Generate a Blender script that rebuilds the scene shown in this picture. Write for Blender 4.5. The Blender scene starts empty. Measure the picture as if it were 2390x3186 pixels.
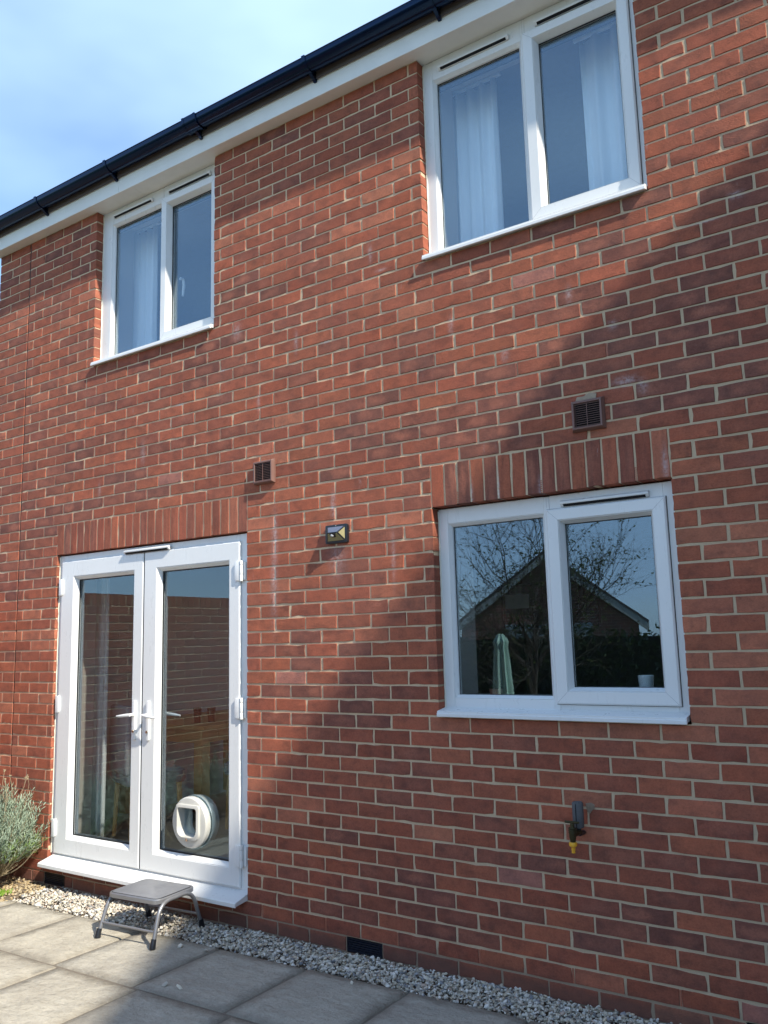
import bpy, bmesh, math, random
import numpy as np
from mathutils import Vector, Matrix
R = math.radians
rnd = random.Random(7)
nr = np.random.default_rng(11)
S = bpy.context.scene
COL = S.collection
Z0 = 2.25            # height of the ground-floor lintels above the patio

# ------------------------------------------------------------------ camera, sky, sun
def basis(a, b, c):
    f = Vector((math.sin(a)*math.cos(b), math.cos(a)*math.cos(b), math.sin(b)))
    r = Vector((math.cos(a), -math.sin(a), 0)); u = r.cross(f)
    return r*math.cos(c)+u*math.sin(c), u*math.cos(c)-r*math.sin(c), f
cam = bpy.data.cameras.new('camera'); co = bpy.data.objects.new('camera', cam); COL.objects.link(co)
cr, cu, cf = basis(-0.59089, 0.15231, -0.02713)
M = Matrix((( cr.x, cu.x, -cf.x, 3.46852), (cr.y, cu.y, -cf.y, -3.68391), (cr.z, cu.z, -cf.z, Z0-0.66944), (0, 0, 0, 1)))
co.matrix_world = M
cam.sensor_fit = 'VERTICAL'; cam.sensor_height = 24; cam.lens = 24*2603.74/3186
cam.clip_start = 0.05; cam.clip_end = 500
S.camera = co

SV = Vector((2.65, -.74, 2.45)); SUN = SV.normalized()
el = math.asin(SUN.z); az = math.atan2(SUN.x, SUN.y)
w = bpy.data.worlds.new("World"); S.world = w; w.use_nodes = True
wn, wl = w.node_tree.nodes, w.node_tree.links
bg = wn['Background']
sky = wn.new('ShaderNodeTexSky'); sky.sky_type = 'NISHITA'; sky.sun_disc = False
sky.sun_elevation = el; sky.sun_rotation = az; sky.altitude = 50; sky.air_density = 1.0; sky.dust_density = 0.6; sky.ozone_density = 1.6
tc = wn.new('ShaderNodeTexCoord'); mp = wn.new('ShaderNodeMapping'); mp.inputs['Scale'].default_value = (1.0, 1.0, 2.2)
mp.inputs['Location'].default_value = (0.3, 1.7, 0.2)
nz = wn.new('ShaderNodeTexNoise'); nz.inputs['Scale'].default_value = 2.1; nz.inputs['Detail'].default_value = 4.0; nz.inputs['Roughness'].default_value = 0.5
rp = wn.new('ShaderNodeMapRange'); rp.inputs[1].default_value = 0.28; rp.inputs[2].default_value = 0.78; rp.inputs[3].default_value = 0.05; rp.inputs[4].default_value = 0.95
mx = wn.new('ShaderNodeMixRGB'); mx.inputs[2].default_value = (3.2, 4.5, 6.2, 1)
wl.new(tc.outputs['Generated'], mp.inputs[0]); wl.new(mp.outputs[0], nz.inputs['Vector']); wl.new(nz.outputs['Fac'], rp.inputs[0])
wl.new(rp.outputs[0], mx.inputs[0]); sm = wn.new('ShaderNodeMixRGB'); sm.blend_type = 'MULTIPLY'; sm.inputs[0].default_value = 1; sm.inputs[2].default_value = (.78, .94, 1.10, 1); wl.new(sky.outputs[0], sm.inputs[1]); wl.new(sm.outputs[0], mx.inputs[1]); wl.new(mx.outputs[0], bg.inputs[0])
bg.inputs[1].default_value = 0.125
sl = bpy.data.lights.new('sun', 'SUN'); so = bpy.data.objects.new('sun', sl); COL.objects.link(so)
sl.energy = 4.0; sl.angle = R(1.0); sl.color = (1.0, 0.93, 0.82)
so.rotation_euler = SUN.to_track_quat('Z', 'Y').to_euler()
S.view_settings.view_transform = 'Standard'; S.view_settings.look = 'None'; S.view_settings.gamma = 1
S.view_settings.exposure = 1.04

# ------------------------------------------------------------------ helpers
class MB:
    def __init__(s): s.v = []; s.f = []; s.m = []
    def add(s, vs, fs, m=0):
        o = len(s.v); s.v += [tuple(x) for x in vs]; s.f += [tuple(i+o for i in f) for f in fs]; s.m += [m]*len(fs)
        return s
    def box(s, x0, x1, y0, y1, z0, z1, m=0):
        return s.add([(x0,y0,z0),(x1,y0,z0),(x1,y1,z0),(x0,y1,z0),(x0,y0,z1),(x1,y0,z1),(x1,y1,z1),(x0,y1,z1)],
              [(0,3,2,1),(4,5,6,7),(0,1,5,4),(1,2,6,5),(2,3,7,6),(3,0,4,7)], m)
    def ring(s, x0, x1, z0, z1, prof, m=0):
        """mitred rectangular ring in an XZ plane; prof is a closed loop of (inset, y)"""
        n = len(prof); vs = []
        for (i, y) in prof: vs += [(x0+i,y,z0+i),(x1-i,y,z0+i),(x1-i,y,z1-i),(x0+i,y,z1-i)]
        fs = []
        for k in range(n):
            k2 = (k+1) % n
            for c in range(4):
                c2 = (c+1) % 4; fs.append((k*4+c, k*4+c2, k2*4+c2, k2*4+c))
        return s.add(vs, fs, m)
    def extrude_x(s, x0, x1, prof, m=0):
        n = len(prof); vs = [(x0,y,z) for y, z in prof]+[(x1,y,z) for y, z in prof]
        fs = [(i,(i+1)%n,(i+1)%n+n,i+n) for i in range(n)]+[tuple(range(n))[::-1], tuple(range(n,2*n))]
        return s.add(vs, fs, m)
    def prism(s, pts, y0, y1, m=0):
        """polygon in XZ extruded along Y"""
        n = len(pts); vs = [(x,y0,z) for x, z in pts]+[(x,y1,z) for x, z in pts]
        fs = [(i,(i+1)%n,(i+1)%n+n,i+n) for i in range(n)]+[tuple(range(n))[::-1], tuple(range(n,2*n))]
        return s.add(vs, fs, m)
    def tube(s, pts, rad, n=10, cap=True, m=0):
        pts = [Vector(p) for p in pts]
        if not hasattr(rad, '__len__'): rad = [rad]*len(pts)
        vs = []; up = None
        for i, p in enumerate(pts):
            d = (pts[min(i+1,len(pts)-1)]-pts[max(i-1,0)]).normalized()
            if up is None:
                up = d.orthogonal().normalized()
            up = (up-d*up.dot(d)).normalized(); sd = d.cross(up)
            for k in range(n):
                a = 2*math.pi*k/n; vs.append(p+(up*math.cos(a)+sd*math.sin(a))*rad[i])
        fs = []
        for i in range(len(pts)-1):
            for k in range(n):
                k2 = (k+1)%n; fs.append((i*n+k, i*n+k2, (i+1)*n+k2, (i+1)*n+k))
        if cap: fs += [tuple(range(n))[::-1], tuple(range((len(pts)-1)*n, len(pts)*n))]
        return s.add(vs, fs, m)
    def lathe(s, c, prof, n=24, axis='Z', m=0):
        vs = []
        for (r, h) in prof:
            for k in range(n):
                a = 2*math.pi*k/n; x, y = r*math.cos(a), r*math.sin(a)
                vs.append((c[0]+x, c[1]+y, c[2]+h) if axis == 'Z' else (c[0]+x, c[1]+h, c[2]+y))
        fs = []
        for i in range(len(prof)-1):
            for k in range(n):
                k2 = (k+1)%n; fs.append((i*n+k, i*n+k2, (i+1)*n+k2, (i+1)*n+k))
        fs += [tuple(range(n))[::-1], tuple(range((len(prof)-1)*n, len(prof)*n))]
        return s.add(vs, fs, m)
def link(name, me, mats, parent=None):
    o = bpy.data.objects.new(name, me); COL.objects.link(o)
    if not isinstance(mats, (list, tuple)): mats = [mats]
    for m_ in mats: me.materials.append(m_)
    if parent is not None: o.parent = parent
    return o
def build(name, mb, mats, parent=None, bevel=0, seg=2, smooth=False, recalc=True, off=None):
    me = bpy.data.meshes.new(name); me.from_pydata(mb.v, [], mb.f); me.update()
    if any(mb.m): me.polygons.foreach_set('material_index', mb.m)
    bm = bmesh.new(); bm.from_mesh(me)
    if recalc: bmesh.ops.recalc_face_normals(bm, faces=bm.faces)
    if bevel:
        es = [e for e in bm.edges if len(e.link_faces) == 2 and e.calc_face_angle(0) > R(28)]
        bmesh.ops.bevel(bm, geom=es, offset=bevel, segments=seg, profile=0.6, affect='EDGES', clamp_overlap=True)
    bm.to_mesh(me); bm.free()
    if smooth:
        me.polygons.foreach_set('use_smooth', [True]*len(me.polygons)); me.set_sharp_from_angle(angle=R(38))
    o = link(name, me, mats, parent)
    return o
def empty(name, loc, rz=0, parent=None):
    o = bpy.data.objects.new(name, None); COL.objects.link(o); o.location = loc; o.rotation_euler = (0,0,rz); o.empty_display_size = .1
    if parent: o.parent = parent
    return o
def tag(o, label=None, cat=None, group=None, kind=None):
    if label: o['label'] = label
    if cat: o['category'] = cat
    if group: o['group'] = group
    if kind: o['kind'] = kind
    return o
def rel(o, parent):     # keep a child built in world coordinates in place under a moved parent
    o.parent = parent; o.matrix_parent_inverse = parent.matrix_world.inverted() if False else Matrix.Translation(-parent.location)
    return o

# ------------------------------------------------------------------ materials
def mat(name):
    m = bpy.data.materials.new(name); m.use_nodes = True
    nt = m.node_tree; return m, nt.nodes, nt.links, nt.nodes['Principled BSDF']
def N(n, t, **kw):
    o = n.new(t)
    for k, v in kw.items():
        if k in o.inputs.keys(): o.inputs[k].default_value = v
        else: setattr(o, k, v)
    return o
def math_(n, l, op, a, b=None, c=None):
    o = n.new('ShaderNodeMath'); o.operation = op
    for i, x in enumerate((a, b, c)):
        if x is None: continue
        if isinstance(x, (int, float)): o.inputs[i].default_value = x
        else: l.new(x, o.inputs[i])
    return o.outputs[0]
def mix(n, l, f, a, b, mode='MIX'):
    o = n.new('ShaderNodeMixRGB'); o.blend_type = mode
    for i, x in enumerate((f, a, b)):
        if isinstance(x, (int, float)): o.inputs[i].default_value = x
        elif isinstance(x, tuple): o.inputs[i].default_value = (*x, 1) if len(x) == 3 else x
        else: l.new(x, o.inputs[i])
    return o.outputs[0]
def maprange(n, l, x, a, b, c=0., d=1., smooth=False):
    o = n.new('ShaderNodeMapRange')
    if smooth: o.interpolation_type = 'SMOOTHSTEP'
    l.new(x, o.inputs[0]); o.inputs[1].default_value = a; o.inputs[2].default_value = b; o.inputs[3].default_value = c; o.inputs[4].default_value = d
    return o.outputs[0]
def noise(n, l, vec, scale, detail=3, rough=.55, sc=None, loc=None):
    o = n.new('ShaderNodeTexNoise'); o.inputs['Scale'].default_value = scale; o.inputs['Detail'].default_value = detail; o.inputs['Roughness'].default_value = rough
    if sc or loc:
        mpp = n.new('ShaderNodeMapping')
        if sc: mpp.inputs['Scale'].default_value = sc
        if loc: mpp.inputs['Location'].default_value = loc
        l.new(vec, mpp.inputs[0]); vec = mpp.outputs[0]
    l.new(vec, o.inputs['Vector']); return o.outputs['Fac']
def bump(n, l, b, h, strength=.3, dist=.005):
    o = n.new('ShaderNodeBump'); o.inputs['Strength'].default_value = strength; o.inputs['Distance'].default_value = dist
    l.new(h, o.inputs['Height']); l.new(o.outputs[0], b.inputs['Normal']); return o
def objvec(n): return n.new('ShaderNodeTexCoord').outputs['Object']
def simple(name, col, rough=.5, metal=0, var=.12, scale=20, bmp=0, bdist=.002, spec=None):
    m, n, l, b = mat(name); v = objvec(n)
    f = noise(n, l, v, scale, 4, .6)
    d = tuple(max(0, c*(1-var)) for c in col); h = tuple(min(1, c*(1+var)) for c in col)
    l.new(mix(n, l, f, d, h), b.inputs['Base Color'])
    l.new(maprange(n, l, noise(n, l, v, scale*1.7, 3), .2, .8, max(0.02, rough*.8), min(1, rough*1.2)), b.inputs['Roughness'])
    b.inputs['Metallic'].default_value = metal
    if spec is not None: b.inputs['Specular IOR Level'].default_value = spec
    if bmp: bump(n, l, b, noise(n, l, v, scale*4, 4, .7), bmp, bdist)
    return m

STREAKS = [  # efflorescence on the wall: x, z (relative), half width, half height, strength
 (.215,-.30,.022,.22,.75),(.225,-.03,.018,.10,.8),(.68,-.22,.05,.10,.5),(.655,.09,.016,.07,.9),(-.08,1.28,.03,.05,.7),(2.34,.47,.05,.022,1.0),(2.42,.43,.02,.03,.8),
 (2.88,1.20,.03,.014,1.2),(2.75,1.12,.07,.006,.9),(2.49,.06,.012,.07,1.0),(1.53,.05,.008,.06,.8),(1.68,.04,.007,.10,.9),(1.90,.03,.010,.05,.9),
 (1.05,-.23,.012,.12,.6),(-.95,.62,.02,.07,.6),(-1.4,.42,.015,.05,.6),(.95,1.5,.012,.05,.8),(1.02,1.38,.03,.008,.9),
 (.4,1.1,.012,.06,.8),(.62,1.05,.03,.007,.8),(-.6,.9,.035,.007,.8),(1.45,.95,.014,.05,.7),(1.75,.72,.02,.03,.6),(2.1,.95,.014,.04,.7),(-.2,1.05,.04,.006,.9),(2.3,.75,.02,.02,.8),(.1,.78,.012,.05,.7)]
def stains(n, l, vec):
    sx = n.new('ShaderNodeSeparateXYZ'); 
    wob = noise(n, l, vec, 55, 4, .7)
    l.new(vec, sx.inputs[0]); x, z = sx.outputs[0], sx.outputs[2]
    tot = None
    for (cx, cz, hw, hh, st) in STREAKS:
        dx = math_(n, l, 'MULTIPLY_ADD', x, 1/hw, -cx/hw); dz = math_(n, l, 'MULTIPLY_ADD', z, 1/hh, -(cz+Z0)/hh)
        q = math_(n, l, 'ADD', math_(n, l, 'MULTIPLY', dx, dx), math_(n, l, 'MULTIPLY', dz, dz))
        g = math_(n, l, 'MULTIPLY', math_(n, l, 'POWER', 2.718, math_(n, l, 'MULTIPLY', q, -1.0)), st)
        tot = g if tot is None else math_(n, l, 'ADD', tot, g)
    tot = math_(n, l, 'MULTIPLY', tot, maprange(n, l, wob, .35, .68, 0, 1.1))
    # scattered bloom, stretched downwards
    a = noise(n, l, vec, 17, 5, .72, sc=(1.7, 1, .38)); bb = noise(n, l, vec, 1.1, 2, .5)
    zone = maprange(n, l, z, Z0-.6, Z0+.5, 0, 1)
    sc = math_(n, l, 'MULTIPLY', maprange(n, l, a, .645, .74, 0, 1.0), maprange(n, l, bb, .45, .65, .1, 1))
    sc = math_(n, l, 'MULTIPLY', sc, zone)
    return math_(n, l, 'MINIMUM', math_(n, l, 'ADD', tot, sc), 1.0)
def brick_mat(name, stain=True):
    m, n, l, b = mat(name); v = objvec(n)
    at = N(n, 'ShaderNodeAttribute', attribute_name='bcol'); au = N(n, 'ShaderNodeAttribute', attribute_name='buv')
    s = n.new('ShaderNodeSeparateXYZ'); l.new(au.outputs['Vector'], s.inputs[0])
    u, vv, r = s.outputs
    nn = noise(n, l, v, 14, 4, .65)
    # kiss mark: a paler patch inside the darker bricks
    ux = math_(n, l, 'ADD', u, math_(n, l, 'MULTIPLY_ADD', r, 1.0, -.5)); vx = math_(n, l, 'MULTIPLY', vv, .75)
    q = math_(n, l, 'SQRT', math_(n, l, 'ADD', math_(n, l, 'MULTIPLY', ux, ux), math_(n, l, 'MULTIPLY', vx, vx)))
    q = math_(n, l, 'ADD', q, math_(n, l, 'MULTIPLY_ADD', nn, 1.5, -.75))
    kiss = math_(n, l, 'MULTIPLY', maprange(n, l, q, .85, .2, 0, 1, True), at.outputs['Alpha'])
    c = mix(n, l, kiss, at.outputs['Color'], (.36, .135, .085))
    cv = n.new('ShaderNodeCombineXYZ'); l.new(math_(n, l, 'MULTIPLY_ADD', u, 1.0, 0.), cv.inputs[0]); l.new(math_(n, l, 'MULTIPLY', vv, .45), cv.inputs[1]); l.new(math_(n, l, 'MULTIPLY', r, 90.), cv.inputs[2])
    pb = noise(n, l, cv.outputs[0], 1.3, 4, .6)
    c = mix(n, l, maprange(n, l, pb, .50, .72, 0, .85), c, mix(n, l, 1., c, (.60, .66, .74), 'MULTIPLY'))
    c = mix(n, l, maprange(n, l, pb, .48, .28, 0, .7), c, mix(n, l, 1., c, (1.28, 1.2, 1.15), 'MULTIPLY'))
    big = noise(n, l, v, 3.1, 3, .5)
    c = mix(n, l, maprange(n, l, big, .3, .7, 0, .22), c, (.14, .066, .06))
    med = noise(n, l, v, 38, 5, .7)
    c = mix(n, l, maprange(n, l, med, .35, .75, 0, .5), c, mix(n, l, 1.0, c, (.62, .58, .6), 'MULTIPLY'))
    gr_ = noise(n, l, v, 105, 4, .8)
    c = mix(n, l, maprange(n, l, gr_, .5, .72, 0, .55), c, mix(n, l, 1., c, (.52, .5, .5), 'MULTIPLY'))
    c = mix(n, l, maprange(n, l, gr_, .48, .3, 0, .4), c, mix(n, l, 1., c, (1.35, 1.3, 1.25), 'MULTIPLY'))
    vo = n.new('ShaderNodeTexVoronoi'); vo.inputs['Scale'].default_value = 210; l.new(v, vo.inputs['Vector'])
    sp = maprange(n, l, vo.outputs['Distance'], .10, .22, .75, 0)
    pick = maprange(n, l, noise(n, l, v, 60, 2), .55, .62, 0, 1)
    c = mix(n, l, math_(n, l, 'MULTIPLY', sp, pick), c, (.05, .03, .03))
    vo2 = n.new('ShaderNodeTexVoronoi'); vo2.inputs['Scale'].default_value = 90; l.new(v, vo2.inputs['Vector'])
    c = mix(n, l, maprange(n, l, vo2.outputs['Distance'], .03, .07, .5, 0), c, (.42, .33, .28))
    if stain:
        c = mix(n, l, math_(n, l, 'MULTIPLY', stains(n, l, v), .62), c, (.56, .50, .50))
        sx = n.new('ShaderNodeSeparateXYZ'); l.new(v, sx.inputs[0])
        # courses at the foot of the wall coloured darker
        foot_tone = maprange(n, l, math_(n, l, 'ADD', sx.outputs[2], math_(n, l, 'MULTIPLY', nn, .06)), .13, .07, 0, .62)
        c = mix(n, l, foot_tone, c, (.10, .065, .052))
    l.new(c, b.inputs['Base Color']); b.inputs['Roughness'].default_value = .88; b.inputs['Specular IOR Level'].default_value = .25
    h = math_(n, l, 'ADD', math_(n, l, 'MULTIPLY', med, .6), noise(n, l, v, 170, 3, .7))
    bump(n, l, b, h, .8, .003)
    return m
def mortar_mat(name, stain=True):
    m, n, l, b = mat(name); v = objvec(n)
    f = noise(n, l, v, 9, 4, .6); g = noise(n, l, v, 160, 3, .7)
    c = mix(n, l, f, (.50, .37, .23), (.66, .50, .33))
    c = mix(n, l, maprange(n, l, g, .5, .8, 0, .5), c, (.26, .21, .16))
    if stain:
        c = mix(n, l, math_(n, l, 'MULTIPLY', stains(n, l, v), .9), c, (.78, .75, .72))
        sx = n.new('ShaderNodeSeparateXYZ'); l.new(v, sx.inputs[0])
        c = mix(n, l, maprange(n, l, sx.outputs[2], .14, .06, 0, .7), c, (.15, .11, .085))
        c = mix(n, l, maprange(n, l, sx.outputs[0], 1.2, 3.0, 0, .55), c, (.42, .32, .21))  # mortar toned darker to the right, the shade there put into its colour
    l.new(c, b.inputs['Base Color']); b.inputs['Roughness'].default_value = .95
    bump(n, l, b, math_(n, l, 'ADD', noise(n, l, v, 70, 4, .7), g), .6, .003)
    return m
def glass_mat(name, tint=(.90, .94, .95), r0=.12):
    m, n, l, b = mat(name); n.remove(b); out = n['Material Output']
    g = n.new('ShaderNodeNewGeometry'); d = n.new('ShaderNodeVectorMath'); d.operation = 'DOT_PRODUCT'
    l.new(g.outputs['Incoming'], d.inputs[0]); l.new(g.outputs['Normal'], d.inputs[1])
    c = math_(n, l, 'ABSOLUTE', d.outputs['Value']); om = math_(n, l, 'SUBTRACT', 1.0, c)
    p5 = math_(n, l, 'POWER', om, 5.0); f = math_(n, l, 'MULTIPLY_ADD', p5, 1-r0, r0)
    t = n.new('ShaderNodeBsdfTransparent'); t.inputs[0].default_value = (*tint, 1)
    gl = n.new('ShaderNodeBsdfGlossy'); gl.inputs['Roughness'].default_value = 0.0; gl.inputs[0].default_value = (.70, .87, 1, 1)
    # very slight waviness of the sealed units
    v = objvec(n); bp = n.new('ShaderNodeBump'); bp.inputs['Strength'].default_value = .05; bp.inputs['Distance'].default_value = .0025
    l.new(noise(n, l, v, 5.5, 1, .3), bp.inputs['Height']); l.new(bp.outputs[0], gl.inputs['Normal'])
    ms = n.new('ShaderNodeMixShader'); l.new(f, ms.inputs[0]); l.new(t.outputs[0], ms.inputs[1]); l.new(gl.outputs[0], ms.inputs[2])
    l.new(ms.outputs[0], out.inputs[0]); return m
M_BRICK = brick_mat('house_brick'); M_MORT = mortar_mat('house_mortar')
M_BRICK2 = brick_mat('garden_brick', False); M_MORT2 = mortar_mat('garden_mortar', False)
def upvc_mat():
    m, n, l, b = mat('white_upvc'); v = objvec(n)
    f = noise(n, l, v, 2.3, 4, .6); g = noise(n, l, v, 26, 4, .7, sc=(1, 1, .35))
    c = mix(n, l, f, (.68, .685, .665), (.74, .745, .725))
    c = mix(n, l, maprange(n, l, g, .58, .8, 0, .18), c, (.47, .46, .43))
    l.new(c, b.inputs['Base Color']); l.new(maprange(n, l, g, .3, .7, .24, .42), b.inputs['Roughness']); return m
M_UPVC = upvc_mat()
M_CREAM = simple('soffit_board', (.74, .745, .70), .5, 0, .10, 7, .1)
M_SIL = simple('silicone_sealant', (.72, .68, .56), .5, 0, .1, 30)
M_BLACK = simple('black_plastic', (.012, .014, .018), .32, 0, .3, 12)
M_GUT = simple('gutter_plastic', (.002, .006, .020), .16, 0, .3, 9, spec=.5)
M_GUT.node_tree.nodes['Principled BSDF'].inputs['Specular Tint'].default_value = (.25, .5, 1, 1)
M_SEAL = simple('window_gasket', (.010, .012, .014), .5)
M_VOID = simple('dark_slot', (.004, .004, .005), .9)
M_BROWN = simple('brown_vent_plastic', (.165, .085, .066), .42, 0, .12, 15)
M_AIR = simple('airbrick_plastic', (.010, .013, .022), .4, 0, .3, 20)
M_GLASS = glass_mat('double_glazing')
M_CHROME = simple('lock_metal', (.55, .50, .42), .25, 1, .2, 60)
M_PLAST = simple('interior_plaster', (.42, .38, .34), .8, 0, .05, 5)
M_FLOORI = simple('interior_floor', (.42, .32, .22), .5, 0, .3, 6)
M_MOVE = simple('movement_joint_sealant', (.030, .014, .012), .7, 0, .3, 40, .2)
M_WEEP = simple('weep_vent_plastic', (.40, .14, .08), .5, 0, .2, 60)
M_TILE = simple('roof_tile', (.09, .075, .07), .8, 0, .3, 6, .4, .01)

# ------------------------------------------------------------------ bricks
from mathutils import noise as mnoise
def brick_colours(rects_, lightness=1.0):
    n = len(rects_); r = nr.random(n); c = np.zeros((n, 4))
    for i, (a0, a1, h0, h1) in enumerate(rects_):      # packs of darker bricks were laid together, so they cluster
        x, z = (a0+a1)/2, (h0+h1)/2-Z0
        b = .42*mnoise.noise(Vector((x*.75, 3.3, z*1.5)))+.30*mnoise.noise(Vector((x*1.9+5, 1.3, z*3.4)))
        b += .20*math.exp(-((z-.75)/.45)**2)*(1 if x > -1.2 else .5)+.12*math.exp(-((z+1.95)/.25)**2)-.12*math.exp(-((z+.55)/.5)**2)
        r[i] = min(.999, max(0, r[i]*.80+.06+b))
    pal = [((.415,.145,.082), .09, .0), ((.365,.112,.060), .34, .05), ((.318,.098,.056), .27, .2), ((.268,.092,.058), .19, .5), ((.215,.083,.058), .11, .8)]
    cum = np.cumsum([p[1] for p in pal]); cum /= cum[-1]
    for i in range(n):
        k = int(np.searchsorted(cum, r[i])); p = pal[min(k, len(pal)-1)]
        j = 1+(nr.random()-.5)*.24; g = 1+(nr.random()-.5)*.12
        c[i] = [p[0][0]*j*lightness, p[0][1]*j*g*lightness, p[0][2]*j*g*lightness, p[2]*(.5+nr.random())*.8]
    for i, (a0, a1, h0, h1) in enumerate(rects_):      # a few odd paler bricks
        if any(a0 < px < a1 and h0-Z0 < pz < h1-Z0 for px, pz in ((1.62, -1.76), (2.75, -2.14), (.32, -.86), (2.0, 1.12), (-.7, .4))): c[i] = [.40, .165, .12, .0]
    c[:, 3] = np.clip(c[:, 3], 0, 1)
    return c
def brick_wall(name, rects, mortar, tf, mats, parent, fine=True, light=1.0):
    """rects: (a0,a1,h0,h1) brick faces; mortar: list of quads in local (a,d,h). tf maps (a,d,h) to world; d>0 goes into the wall"""
    V = []; F = []; C = []; U = []; MI = []
    cols = brick_colours(rects, light)
    for bi, (a0, a1, h0, h1) in enumerate(rects):
        L_, H_ = a1-a0, h1-h0
        j = lambda s: (nr.random()-.5)*2*s
        a0 += j(.0014); a1 += j(.0014); h0 += j(.0012); h1 += j(.0012)
        dd = -nr.random()*.0022; tilt = j(.0016)
        nx = (5 if L_ > .13 else 3) if fine else 2; nh = (3 if H_ < .13 else 5) if fine else 2
        ch = .0018; o = len(V)
        rr = nr.random()
        xs = np.linspace(0, 1, nx); hs = np.linspace(0, 1, nh)
        jj = .0011 if fine else 0
        for hi in hs:
            for xi in xs:
                aa = a0+ch+(a1-a0-2*ch)*xi+(j(jj) if 0 in (xi, 1-xi) else 0); hh = h0+ch+(h1-h0-2*ch)*hi+(j(jj) if hi in (0, 1) else 0)
                V.append((aa, dd+tilt*(xi-.5)+j(.0005 if fine else 0), hh)); U.append((xi*2-1, hi*2-1, rr))
        for b_ in range(nh-1):
            for a_ in range(nx-1):
                p = o+b_*nx+a_; F.append((p, p+1, p+nx+1, p+nx)); MI.append(0)
        loop = [(0, i) for i in range(nx)]+[(k, nx-1) for k in range(1, nh)]+[(nh-1, i) for i in range(nx-2, -1, -1)]+[(k, 0) for k in range(nh-2, 0, -1)]
        q = len(loop); o2 = len(V)
        if fine:
            for (k, i) in loop:
                if nr.random() < .10:
                    p_ = V[o+k*nx+i]; cxm, hm_ = (a0+a1)/2, (h0+h1)/2; am = nr.uniform(.001, .0045)
                    V[o+k*nx+i] = (p_[0]+(am if p_[0] < cxm else -am)*(1 if i in (0, nx-1) else 0), p_[1]+nr.uniform(0, .002), p_[2]+(am if p_[2] < hm_ else -am)*(1 if k in (0, nh-1) else 0))
        for (k, i) in loop:
            xi, hi = xs[i], hs[k]; src = V[o+k*nx+i]
            ea = (-1 if i == 0 else (1 if i == nx-1 else 0)); eh = (-1 if k == 0 else (1 if k == nh-1 else 0))
            V.append((src[0]+ea*ch, .0024, src[2]+eh*ch)); U.append((xi*2-1, hi*2-1, rr))
        for (k, i) in loop:
            src = V[o2+loop.index((k, i))]; V.append((src[0], .10, src[2])); U.append((xs[i]*2-1, hs[k]*2-1, rr))
        for t in range(q):
            t2 = (t+1) % q
            F.append((o+loop[t][0]*nx+loop[t][1], o2+t, o2+t2, o+loop[t2][0]*nx+loop[t2][1])); MI.append(0)
            F.append((o2+t, o2+q+t, o2+q+t2, o2+t2)); MI.append(0)
        C += [tuple(cols[bi])]*(len(V)-o)
    for qd in mortar:
        o = len(V); V += qd; U += [(0,0,0)]*4; C += [(0,0,0,0)]*4; F.append((o,o+1,o+2,o+3)); MI.append(1)
    me = bpy.data.meshes.new(name); me.from_pydata([tf(*p) for p in V], [], F); me.update()
    me.polygons.foreach_set('material_index', MI)
    a = me.attributes.new('bcol', 'FLOAT_COLOR', 'POINT'); a.data.foreach_set('color', np.array(C, dtype=np.float32).ravel())
    a = me.attributes.new('buv', 'FLOAT_VECTOR', 'POINT'); a.data.foreach_set('vector', np.array(U, dtype=np.float32).ravel())
    return link(name, me, mats, parent)

DOOR = (-1.861, 0.0, -2.1, 0.0); KIT = (1.297, 2.51, -1.05, 0.0); UL = (-1.505, -.285, 1.35, 2.6); UR = (1.302, 2.51, 1.35, 2.6)
SOLD = [(-1.861, 0.0, 25), (1.297, 2.51, 16)]
AIRB = [(.692, .915), (-1.893, -1.668), (2.63, 2.855), (3.9, 4.12)]
XL, XR = -2.750, 4.4; MJ = -2.335
def joints(k):
    out = []
    for i in range(-14, 20):
        b0 = .1075 if k % 2 else .22
        n0 = 4
        out.append(b0+.225*min(i, n0)+.2293*max(0, i-n0))
    return out
rects = []; mort = []
def quad(a0, a1, h0, h1, d=.0030): return [(a0, d, h0), (a1, d, h0), (a1, d, h1), (a0, d, h1)]
for k in range(-32, 34):
    h0, h1 = k*.075, (k+1)*.075; hm = (h0+h1)/2
    cuts = [(a, b, 'o') for (a, b, c, d) in (DOOR, KIT, UL, UR) if c < hm < d]
    if 0 <= k < 3: cuts += [(a, b, 's') for a, b, _ in SOLD]
    if k == -30: cuts += [(a, b, 'a') for a, b in AIRB]
    cuts.append((MJ-.007, MJ+.007, 'm')); cuts.sort()
    iv = []; x = XL; kind = 'e'
    for a, b, t in cuts:
        iv.append((x, a, kind, t)); x, kind = b, t
    iv.append((x, XR, kind, 'e'))
    js = joints(k)
    for (a, b, ka, kb) in iv:
        ia = a+(.005 if ka in 's' or ka == 'a' else 0); ib = b-(.005 if kb in 's' or kb == 'a' else 0)
        cutp = [j+(.018*math.sin(k*1.7+j*3) if (ka == 'm' or kb == 'm') and j < MJ else 0) for j in js if ia+.045 < j < ib-.045]
        ed = [ia]+cutp+[ib]
        jw = .0052 if a < 1.1 else .0066
        for e0, e1 in zip(ed[:-1], ed[1:]):
            w_ = rnd.uniform(.8, 1.35)
            rects.append((e0+(jw*w_ if e0 != ia else 0), e1-(jw if e1 != ib else 0), Z0+h0+.0048, Z0+h1-.0048))
        ma = a+(.004 if ka in 'oe' else 0); mb_ = b-(.004 if kb in 'oe' else 0)
        mort.append(quad(ma, mb_, Z0+h0, Z0+h1))
        for xx, kk in ((ma, ka), (mb_, kb)):
            if kk in 'oeam': mort.append([(xx, .0065, Z0+h0), (xx, .11, Z0+h0), (xx, .11, Z0+h1), (xx, .0065, Z0+h1)])
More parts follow.
